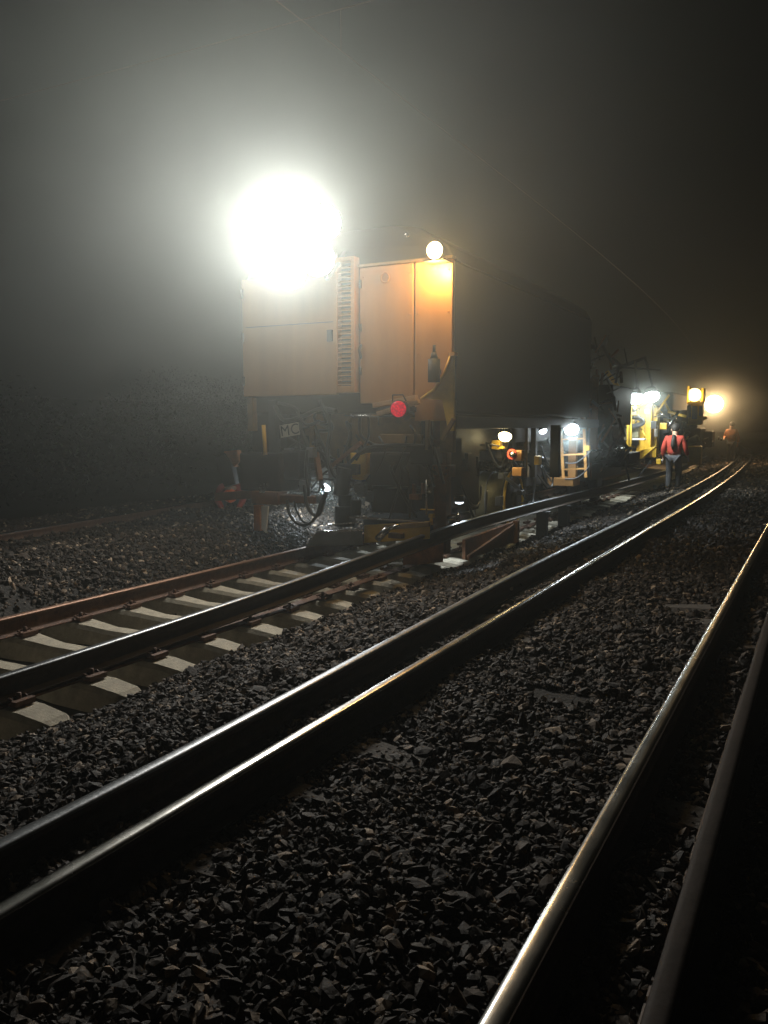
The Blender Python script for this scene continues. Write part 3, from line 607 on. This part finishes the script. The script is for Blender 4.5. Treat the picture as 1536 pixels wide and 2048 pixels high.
small_lamp(1143, 859, 15.2, .13, WHT, 60, 60, mc, (.25, -.8, -.7), laim=(.25, -.1, -1), spot=R(160))
small_lamp(1203, 912, 18.9, .05, WHT, 30, 30, mc, (.2, -.6, -.8), spot=R(165))  # added lamp under the wagon frame, put in to light the stray ballast
# lamp hidden behind the column that lights the sleeper ends near the foot
lmp = part('work_lamp', 'dark', mc, lambda b: b.cyl((-4.3, 10.25, .62), (-4.3, 10.25, .7), .07, 14)); b = MB(); lens(b, Vector((-4.3, 10.25, .62)), (0, 0, -1), .06, .5, 14); b.build('lens', glow('lamp_glass', WHT, 5), lmp)
lamp('foot_light', 'SPOT', (-4.3, 10.25, .54), 45, WHT, .04, aim=(0.02, -.25, -1), spot=R(95), parent=mc)

# ------------------------------------------------------------------ dark equipment wagon behind
wg = thing('equipment_wagon', (-5.6, 18, -.2), 'dark equipment wagon with rusty upright pipes behind the ladder', 'rail wagon')
part('wagon_frame', 'dark', wg, lambda b: [b.box(-7, -4.35, 17.4, 21, .85, 1.1), b.box(-4.6, -4.4, 17.3, 20.8, .45, .8)], .02)
part('machine_housing', 'black', wg, lambda b: [b.pix(1172, 770, 1224, 850, 18.2, 2.0), b.pix(1180, 850, 1218, 905, 17.9, 1.5)], .03)
part('upright_pipe', 'brown', wg, lambda b: b.pix(1165, 662, 1174, 735, 17.5, .1), .01)
part('upright_pipe', 'grey', wg, lambda b: b.cyl(at(1182, 680, y=17.5), at(1181, 735, y=17.5), .022, 8))
part('upright_pipe', 'brown', wg, lambda b: [b.pix(1191, 738, 1195, 752, 17.5, .08), b.pix(1186, 750, 1197, 755, 17.5, .08)], .005)
part('pipe_cap', 'grey', wg, lambda b: b.pix(1164, 745, 1180, 754, 17.4, .15), .01)
part('wagon_post', 'brown', wg, lambda b: [b.pix(1185, 756, 1192, 900, 17.4, .1), b.pix(1176, 752, 1181, 960, 17.6, .08)], .006)
part('linkage', 'grey', wg, lambda b: [b.bar(at(1166, 790, y=17.3), at(1180, 800, y=17.3), .05), b.bar(at(1184, 802, y=17.3), at(1198, 813, y=17.3), .06), b.bar(at(1196, 872, y=17.3), at(1210, 855, y=17.3), .03)])
part('steel_rod', 'steel', wg, lambda b: b.cyl(at(1182, 902, y=17.2), at(1257, 897, y=18.6), .024, 10))
part('steel_rod', 'steel', wg, lambda b: [b.bar(at(1203, 918, y=17.6), at(1212, 908, y=17.7), .03), b.bar(at(1200, 943, y=17.6), at(1214, 928, y=17.7), .025), b.bar(at(1252, 935, y=18.4), at(1282, 938, y=18.6), .05, .03), b.bar(at(1240, 932, y=18.4), at(1272, 928, y=18.6), .02)])
part('drive_unit', 'black', wg, lambda b: [b.pix(1186, 905, 1258, 935, 18.8, 1.2), b.cyl(at(1215, 905, y=18.5), at(1245, 905, y=18.7), .16, 14)], .02)
part('axle_wheel', 'dark', wg, lambda b: [b.cyl((-4.9, yy, .26), (-4.76, yy, .26), .44, 28) for yy in (18.1, 19.9)])
part('lift_arm', 'brown', wg, lambda b: [b.bar(at(1205, 836, y=18.9), at(1228, 826, y=19.2), .1), b.pix(1211, 824, 1216, 832, 18.8, .1)])
for k in range(8):
    u = rr.uniform(1176, 1250); v = rr.uniform(840, 900)
    b = hose([at(u, v, y=17.9), at(u+rr.uniform(-10, 10), v+20, y=17.7), at(u+rr.uniform(-20, 20), v+35, y=18.0)], .015); b.build('hose', 'rubber', wg)

# ------------------------------------------------------------------ yellow crane machine with two white lamps
yw = thing('crane_wagon', (-5.6, 23, -.2), 'bright yellow gantry machine lit by a pair of white lamps', 'rail machine')
part('wagon_frame', 'dark', yw, lambda b: [b.box(-7.2, -4.75, 21.4, 29, .75, 1.0)], .02)
part('tall_cabinet', 'yell', yw, lambda b: [b.pix(1281, 812, 1290, 917, 22.6, .3), b.pix(1291, 808, 1300, 917, 22.55, .35), b.pix(1275, 820, 1280, 905, 22.65, .3)], .012)
part('tall_cabinet', 'yell', yw, lambda b: [b.pix(1303, 815, 1312, 915, 22.9, .4)], .012)
part('cabinet_top', 'yell', yw, lambda b: b.prism([at(1272, 820, y=22.5), at(1274, 808, y=22.5), at(1284, 801, y=22.5), at(1300, 800, y=22.5), at(1301, 806, y=22.5), at(1284, 812, y=22.5)], (0, .5, 0)), .01)
part('skirt_plate', 'yell', yw, lambda b: b.prism([at(1260, 908, y=22.3), at(1300, 895, y=22.3), at(1312, 893, y=22.3), at(1284, 917, y=22.3), at(1258, 919, y=22.3)], (0, .3, 0)), .01)
part('skirt_plate', 'yell', yw, lambda b: b.bar(at(1257, 916, y=22.1), at(1274, 909, y=22.1), .05, .03))
for u in (1256, 1262): part('guard_pole', 'yell', yw, lambda b: b.bar(at(u, 812 if u == 1262 else 828, y=22.0), at(u-1, 912, y=22.0), .045))
part('guard_rail', 'yell', yw, lambda b: [b.bar(at(1228, 831, y=22.0), at(1274, 827, y=22.0), .06), b.bar(at(1240, 820, y=22.0), at(1240, 830, y=22.0), .05), b.bar(at(1258, 806, y=22.0), at(1256, 826, y=22.0), .09)])
reel = part('cable_reel', 'rubber', yw, lambda b: [b.tube([at(1262+26*math.cos(t)*(1-j*.1), 843+11*math.sin(t)*(1-j*.14), y=22.2+j*.05) for t in [k*math.pi/12 for k in range(24)]], .045, 7, True) for j in range(3)])
part('lamp_shade', 'white', yw, lambda b: b.pix(1264, 877, 1288, 880, 21.9, .3))
part('motor_body', 'drum', yw, lambda b: [b.cyl(at(1243, 850, y=22.4), at(1243, 880, y=22.4), .2, 16), b.pix(1264, 855, 1276, 876, 22.3, .2)], .01)
part('motor_body', 'yell', yw, lambda b: [b.bar(at(1224, 845, y=22.1), at(1230, 861, y=22.1), .1, .06), b.pix(1230, 868, 1236, 876, 22.1, .1), b.pix(1224, 832, 1231, 837, 22.0, .08)], .01)
part('crane_boom', 'yell', yw, lambda b: [b.bar(at(1214, 743, y=22.0), at(1243, 784, y=22.0), .13, .1), b.prism([at(1224, 797, y=22.0), at(1226, 782, y=22.0), at(1245, 778, y=22.0), at(1248, 786, y=22.0), at(1245, 797, y=22.0)], (0, .2, 0))], .01)
part('crane_boom', 'dark', yw, lambda b: [b.pix(1224, 798, 1246, 812, 22.0, .2), b.bar(at(1249, 795, y=21.9), at(1247, 812, y=21.9), .03)])
part('notice_sheet', 'white', yw, lambda b: b.pix(1309, 852, 1315, 873, 22.8, .02))
part('roof_truss', 'dark', yw, lambda b: [b.bar(at(1215, 745, y=23), at(1290, 715, y=26), .08), b.bar(at(1270, 720, y=24), at(1276, 795, y=24), .06), b.bar(at(1290, 715, y=26), at(1310, 790, y=26), .06), b.bar(at(1245, 735, y=24), at(1320, 740, y=27), .05)])
part('dark_housing', 'black', yw, lambda b: [b.pix(1318, 820, 1345, 905, 25.5, 1.5), b.pix(1330, 842, 1362, 870, 25, .5), b.pix(1318, 890, 1350, 915, 25, 1)], .03)
part('air_tank', 'steel', yw, lambda b: [b.cyl(at(1334, 842, y=24.9), at(1352, 838, y=24.9), .07, 12), b.cyl(at(1334, 853, y=24.9), at(1350, 853, y=24.9), .06, 12), b.cyl(at(1310, 903, y=24.5), at(1316, 903, y=24.5), .06, 10)])
part('standing_pole', 'grey', yw, lambda b: [b.cyl(at(1329, 800, y=25), at(1330, 822, y=25), .03, 8), b.cyl(at(1329, 802, y=25), at(1329, 808, y=25), .06, 8)])
small_lamp(1271, 797, 21.6, .19, WHT, 50, 110, yw, (.25, -.6, -1), laim=DOWN, spot=R(140))
small_lamp(1303, 793, 21.8, .19, (.9, 1, .95), 50, 110, yw, (.25, -.6, -1), laim=DOWN, spot=R(140))
lamp('cabinet_light', 'POINT', at(1268, 815, y=21.5), 10, YEL, .05, parent=yw)
# heap of lit stones and debris beside it
for k in range(120):     # fittings between the cabinets
    u = rr.uniform(1212, 1345); v = rr.uniform(806, 925) if u > 1240 else rr.uniform(840, 925); y = rr.uniform(22.3, 25)
    m = rr.choice(['black', 'dark', 'yell', 'grimy', 'yell', 'grey', 'black', 'steel']); q = at(u, v, y=y)
    if k % 2: part('fitting', m, yw, lambda b: b.box(q.x-rr.uniform(.03, .12), q.x+.06, q.y, q.y+.15, q.z-rr.uniform(.03, .2), q.z+.06), .01)
    else: part('pipework', m, yw, lambda b: b.cyl(q, q+Vector((rr.uniform(-.5, .5), rr.uniform(-.5, .5), rr.uniform(-.5, .5))), rr.uniform(.012, .04), 7))
for k in range(60):
    u = rr.uniform(1160, 1250); v = rr.uniform(690, 930); q = at(u, v, y=rr.uniform(17.4, 18))
    part('pipework', rr.choice(['black', 'dark', 'brown', 'grey']), wg, lambda b: b.cyl(q, q+Vector((rr.uniform(-.35, .35), rr.uniform(-.3, .3), rr.uniform(-.5, .5))), rr.uniform(.012, .04), 7))
# ------------------------------------------------------------------ distant locomotive
lo = thing('locomotive', (-5.4, 33, -.2), 'far yellow locomotive with glowing cab window and warm headlight in the haze', 'locomotive')
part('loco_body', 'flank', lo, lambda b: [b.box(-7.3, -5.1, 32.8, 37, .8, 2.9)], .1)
part('loco_nose', 'yell', lo, lambda b: [b.pix(1377, 806, 1403, 850, 32.3, .4), b.pix(1376, 892, 1401, 930, 31.5, .4)], .03)
part('front_gear', 'grey', lo, lambda b: [b.pix(1374, 810, 1380, 835, 32.0, .2), b.pix(1398, 812, 1404, 832, 32.0, .2), b.pix(1384, 812, 1393, 838, 32.1, .2)], .03)
part('bogie', 'black', lo, lambda b: [b.pix(1370, 856, 1400, 900, 33.2, 1.5), b.pix(1404, 862, 1424, 895, 34.2, .8), b.pix(1360, 820, 1378, 870, 33.5, 1)], .05)
for k in range(26):
    u = rr.uniform(1350, 1405); v = rr.uniform(838, 905); q = at(u, v, y=rr.uniform(31.5, 34))
    part('fitting', rr.choice(['black', 'dark', 'black', 'grimy', 'grey', 'yell']), lo, lambda b: b.cyl(q, q+Vector((rr.uniform(-.5, .5), rr.uniform(-.5, .5), rr.uniform(-.4, .4))), rr.uniform(.03, .14), 8))
part('steel_fitting', 'steel', lo, lambda b: [b.cyl(at(u, v, y=33), at(u+3, v, y=33), .05, 8) for u, v in ((1408, 886), (1424, 884), (1436, 877), (1441, 879))])
small_lamp(1389, 790, 31.9, .24, (1, .8, .28), 7, 50, lo, (.1, -1, -.2), name='cab_light')
part('lamp_visor', 'yell', lo, lambda b: [b.pix(1375, 772, 1377, 808, 31.8, .5), b.pix(1403, 776, 1406, 806, 31.8, .5), b.pix(1376, 803, 1404, 806, 31.6, .4)])
small_lamp(1428, 808, 37.5, .36, (1, .64, .32), 60, 280, lo, (.12, -1, -.02), name='headlight')
part('lamp_bracket', 'dark', lo, lambda b: b.bar(at(1428, 812, y=37.7), (-4.9, 37.7, 2.4), .08))

# ------------------------------------------------------------------ people
def skinmesh(name, verts, edges, rad, m, parent, sub=2, root=0):
    me = bpy.data.meshes.new(name); me.from_pydata([tuple(v) for v in verts], edges, []); o = bpy.data.objects.new(name, me)
    COL.objects.link(o); o.parent = parent; me.materials.append(M[m])
    md = o.modifiers.new('skin', 'SKIN'); md.use_smooth_shade = True
    for i, r in enumerate(rad):
        r = r if isinstance(r, tuple) else (r, r); me.skin_vertices[0].data[i].radius = r; me.skin_vertices[0].data[i].use_root = (i == root)
    s = o.modifiers.new('sub', 'SUBSURF'); s.levels = sub; s.render_levels = sub
    return o
def hand(V, E, Rr, wrist, hv, spread):   # wrist index, direction of the hand, sideways direction
    w = V[wrist]; hv = hv.normalized(); sp = spread.normalized()
    V.append(w+hv*.07); Rr.append((.038, .02)); palm = len(V)-1; E.append((wrist, palm))
    for j, L in zip((-1.5, -.5, .5, 1.5), (.055, .068, .064, .048)):
        a = w+hv*.1+sp*j*.019; c = a+hv*L*.55; d = c+hv*L*.4+Vector((0, .012, -.012))
        k = len(V); V.extend([a, c, d]); Rr.extend([.010, .009, .007]); E.extend([(palm, k), (k, k+1), (k+1, k+2)])
    a = w+hv*.035+sp*-.038; c = a+hv*.035-sp*.012; k = len(V); V.extend([a, c]); Rr.extend([.011, .009]); E.extend([(palm, k), (k, k+1)])
def person(loc, rz, label, J, jacket='redj', trouser='navy', helmet=None, hair=True, pack=False, group=None):
    t = thing('person', loc, label, 'person', group); t.rotation_euler = (0, 0, rz)
    g_ = lambda k: Vector(J[k])
    V = [g_('hip'), g_('waist'), g_('chest'), g_('neck'), g_('head0'), g_('head1')]; Rr = [(.15, .11), (.14, .1), (.17, .11), .06, .085, .095]
    E = [(0, 1), (1, 2), (2, 3), (3, 4), (4, 5)]
    for s in 'LR':
        k = len(V); V += [g_('sh'+s), g_('el'+s), g_('wr'+s)]; Rr += [.06, .042, .03]; E += [(2, k), (k, k+1), (k+1, k+2)]
        hand(V, E, Rr, k+2, g_('wr'+s)-g_('el'+s), Vector((0, 1, 0)).cross(g_('wr'+s)-g_('el'+s)).cross(g_('wr'+s)-g_('el'+s)) if False else Vector((.2, 1, 0)))
        k = len(V); V += [g_('th'+s), g_('kn'+s), g_('an'+s), g_('to'+s)]; Rr += [.09, .062, .042, (.045, .03)]; E += [(0, k), (k, k+1), (k+1, k+2), (k+2, k+3)]
    skinmesh('body', V, E, Rr, 'skin', t, 1)
    # jacket
    V = [g_('hip')+Vector((0, 0, -.02)), g_('waist'), g_('chest'), g_('neck')*.75+g_('chest')*.25]; Rr = [(.2, .155), (.185, .14), (.215, .15), .085]; E = [(0, 1), (1, 2), (2, 3)]
    for s in 'LR':
        k = len(V); w = g_('wr'+s); V += [g_('sh'+s), g_('el'+s), w+(g_('el'+s)-w)*.08]; Rr += [.088, .068, .05]; E += [(2, k), (k, k+1), (k+1, k+2)]
    jk = skinmesh('jacket', V, E, Rr, jacket, t, 2)
    V = [g_('hip')+Vector((0, 0, .02))]; Rr = [(.17, .13)]; E = []
    for s in 'LR':
        k = len(V); V += [g_('th'+s), g_('kn'+s), g_('an'+s)+Vector((0, 0, .04))]; Rr += [.115, .085, .065]; E += [(0, k), (k, k+1), (k+1, k+2)]
    skinmesh('trousers', V, E, Rr, trouser, t, 2)
    for s in 'LR':
        a, c = g_('an'+s), g_('to'+s)
        skinmesh('boot', [a+Vector((0, 0, .06)), a+Vector((0, 0, -.03)), c], [(0, 1), (1, 2)], [.06, .06, (.052, .038)], 'black', t, 2)
    h0, h1 = g_('head0'), g_('head1'); up_ = (h1-h0).normalized()
    fw_ = Vector(J['face']).normalized()
    if hair:
        b = MB(); c = h1-fw_*.012+up_*.02
        bmesh.ops.create_icosphere(b.b, subdivisions=3, radius=.115, matrix=Matrix.Translation(c) @ Matrix.Diagonal((.92, 1.05, 1.05, 1)))
        for v in list(b.b.verts):
            if (v.co-c).dot(fw_) > .05 and (v.co-c).dot(up_) < .04: b.b.verts.remove(v)
        h = b.build('hair', 'hair', None); h.parent = t
    b = MB(); c = h0*.45+h1*.55+fw_*.085; sd = up_.cross(fw_)
    b.tube([c+up_*.03, c+fw_*.028-up_*.01, c-up_*.018], [.008, .016, .01], 8)
    for s in (-1, 1):
        b.tube([h1*.6+h0*.4+sd*s*.093-up_*.02, h1*.6+h0*.4+sd*s*.1+up_*.03], [.016, .018], 8)
    n_ = b.build('nose_and_ears', 'skin', None); n_.parent = t
    b = MB()
    for s in (-1, 1): b.tube([c+up_*.035+sd*s*.032-fw_*.01, c+up_*.035+sd*s*.032+fw_*.004], [.012, .009], 8)
    b.tube([c-up_*.045-sd*.025, c-up_*.045+sd*.025], [.006, .006], 6)
    n_ = b.build('eyes_and_mouth', 'hair', None); n_.parent = t
    if helmet:
        b = MB(); c = h1+up_*.03; bmesh.ops.create_icosphere(b.b, subdivisions=3, radius=.145, matrix=Matrix.Translation(c))
        for v in list(b.b.verts):
            if (v.co-c).dot(up_) < -.02: b.b.verts.remove(v)
        b.tube([c+(sd*math.cos(a)+fw_*(math.sin(a)*1.12+.05))*.145-up_*.01 for a in [k*math.pi/8 for k in range(16)]], .012, 6, True)
        h = b.build('helmet', helmet, None); h.parent = t
    b = MB()      # reflective bands on the jacket hem
    if pack:
        c = g_('chest')+Vector((0, 0, 0)); b.tube([g_('neck')-fw_*.1, c-fw_*.165, g_('waist')*.5+c*.5-fw_*.175, g_('waist')-fw_*.16], [.045, .05, .06, .03], 8)
        h = b.build('hood_cord', 'hair', None); h.parent = t
    return t
walk = dict(hip=(0, 0, .98), waist=(0, .02, 1.14), chest=(0, .03, 1.36), neck=(0, .04, 1.5), head0=(0, .055, 1.58), head1=(0, .075, 1.68), face=(0, 1, -.05),
            shL=(-.19, .03, 1.43), elL=(-.27, -.02, 1.17), wrL=(-.28, .05, .93), shR=(.19, .03, 1.43), elR=(.28, .02, 1.18), wrR=(.31, .14, .97),
            thL=(-.1, 0, .92), knL=(-.11, .02, .5), anL=(-.11, -.08, .1), toL=(-.12, .09, .045), thR=(.1, 0, .92), knR=(.1, .16, .52), anR=(.08, .14, .1), toR=(.09, .32, .05))
pA = at(1345, 988, z=-.13)
person((pA.x, pA.y, -.12), R(-4), 'person in a red orange jacket and grey trousers walking away beside the rail', walk, pack=True)
pB = at(1461, 930, z=0.0)
stand = dict(walk); stand.update(knR=(.1, .02, .5), anR=(.1, 0, .1), toR=(.11, .16, .045), anL=(-.11, 0, .1), toL=(-.12, .16, .045), face=(0, -1, 0), head1=(0, .0, 1.68), wrR=(.2, .22, 1.12))
person((pB.x, pB.y, -.02), R(160), 'distant person standing in brown haze below the warm headlight', stand, jacket='orange')
kneel = dict(hip=(0, .30, .40), waist=(0, .16, .50), chest=(0, -.06, .54), neck=(0, -.22, .50), head0=(0, -.28, .47), head1=(0, -.36, .41), face=(0, -.6, -.8),
             shL=(-.19, -.1, .50), elL=(-.25, -.24, .28), wrL=(-.14, -.38, .12), shR=(.19, -.1, .50), elR=(.25, -.24, .28), wrR=(.12, -.38, .12),
             thL=(-.12, .26, .36), knL=(-.2, -.02, .1), anL=(-.15, .42, .09), toL=(-.15, .54, .04), thR=(.12, .26, .36), knR=(.2, -.02, .1), anR=(.15, .42, .09), toR=(.15, .54, .04))
pK = at(459, 985, y=12.4)
person((pK.x-.2, pK.y+.28, -.06), R(38), 'person in orange helmet kneeling low behind the far left rail', kneel, helmet='helm', hair=False)

# ------------------------------------------------------------------ overhead line
def wire(name, pts, r, m, label, cat):
    b = MB(); b.tube(pts, r, 6); o = b.build(name, m, None, loc=tuple(pts[0])); return tag(o, label, cat)
q = at(590, 30, z=6.4); WX = q.x
wire('contact_wire', [(WX+bend(y)+ .0, y, 6.4) for y in np.arange(-3, 75, 2.0)], .006, 'wire', 'overhead contact wire glinting above the floodlight near the top edge', 'wire')
q2 = at(500, 68, z=6.9)
wire('span_wire', [(x, q2.y, 6.9+.0006*(x+6)**2) for x in np.arange(-22, 9, 1.5)], .007, 'wire', 'thin cross span wire high above the track, left of the contact wire', 'wire')
wire('wire_hanger', [(WX, q2.y, 6.4), (WX, q2.y, 6.9)], .005, 'wire', 'short vertical hanger joining contact wire and span wire', 'wire hanger')
for x, lb in ((-22, 'steel mast on the bank holding the left end of the span wire'), (9, 'steel mast right of the tracks holding the span wire')):
    z0 = float(height(np.array(float(x)), np.array(0.0))); b = MB()
    b.box(x-.1, x+.1, q2.y-.1, q2.y+.1, z0-.2, 7.6); b.box(x-.3, x+.3, q2.y-.3, q2.y+.3, z0-.3, z0+.15)
    o = b.build('catenary_mast', 'grey', None, .01, loc=(x, q2.y, z0)); tag(o, lb, 'mast')

# ------------------------------------------------------------------ haze: night mist and ballast dust
b = MB(); b.box(-60, 40, -25, 130, -1.6, 9.5); hz = b.build('haze', [], None, kind='stuff')
hm = bpy.data.materials.new('mist'); hm.use_nodes = True; n = hm.node_tree.nodes; n.remove(n['Principled BSDF'])
v = n.new('ShaderNodeVolumePrincipled'); v.inputs['Density'].default_value = HAZE_D; v.inputs['Anisotropy'].default_value = HAZE_G
v.inputs['Color'].default_value = (.83, .9, .88, 1)
hm.node_tree.links.new(v.outputs[0], n['Material Output'].inputs['Volume']); hz.data.materials.append(hm)
tag(hz, 'pale night mist and dust hanging over the tracks', 'haze')
# thicker volumes added around the lamps to imitate their glare
def cloud(c, rad, dens, power, label, g=.6, seed=0):
    b = MB(); bmesh.ops.create_icosphere(b.b, subdivisions=3, radius=1.0)
    o = b.build('glare_cloud', [], None, kind='stuff'); o.location = c; o.scale = rad
    m = bpy.data.materials.new('glare_volume'); m.use_nodes = True; n = m.node_tree.nodes; l = m.node_tree.links; n.remove(n['Principled BSDF'])
    v = n.new('ShaderNodeVolumePrincipled'); v.inputs['Anisotropy'].default_value = g; v.inputs['Color'].default_value = (.84, .9, .86, 1)
    tc = n.new('ShaderNodeTexCoord'); ln = n.new('ShaderNodeVectorMath'); ln.operation = 'LENGTH'; l.new(tc.outputs['Object'], ln.inputs[0])
    a = n.new('ShaderNodeMath'); a.operation = 'SUBTRACT'; a.inputs[0].default_value = 1; a.use_clamp = True; l.new(ln.outputs['Value'], a.inputs[1])
    p = n.new('ShaderNodeMath'); p.operation = 'POWER'; p.inputs[1].default_value = power; l.new(a.outputs[0], p.inputs[0])
    nz = n.new('ShaderNodeTexNoise'); nz.inputs['Scale'].default_value = 2.2; nz.inputs['Detail'].default_value = 3; l.new(tc.outputs['Object'], nz.inputs['Vector'])
    mr = n.new('ShaderNodeMapRange'); mr.inputs['From Min'].default_value = .3; mr.inputs['From Max'].default_value = .7; mr.inputs['To Min'].default_value = dens*.2; mr.inputs['To Max'].default_value = dens*1.9
    l.new(nz.outputs['Fac'], mr.inputs['Value'])
    q = n.new('ShaderNodeMath'); q.operation = 'MULTIPLY'; l.new(p.outputs[0], q.inputs[0]); l.new(mr.outputs[0], q.inputs[1]); l.new(q.outputs[0], v.inputs['Density'])
    l.new(v.outputs[0], n['Material Output'].inputs['Volume']); o.data.materials.append(m)
    return tag(o, label, 'dust cloud')
cloud((-6.6, 7.6, 4.6), (7.8, 6.5, 6.0), .066, 1.7, 'added volume imitating the glare around the floodlight on the machine roof')
cloud(tuple(at(1143, 859, y=15.0)), (1.5, 1.5, 1.1), .25, 2.2, 'small added glare volume around the white lamp above the ladder')
cloud(tuple(at(1288, 795, y=21.4)), (2.4, 1.8, 1.5), .2, 2.2, 'added glare volume around the pair of white crane lamps')
cloud((-4.2, 36.8, 2.4), (3.2, 3, 2.3), .2, 2.0, 'added glare volume around the distant warm headlight')
S.cycles.volume_step_rate = 3; S.cycles.volume_max_steps = 64
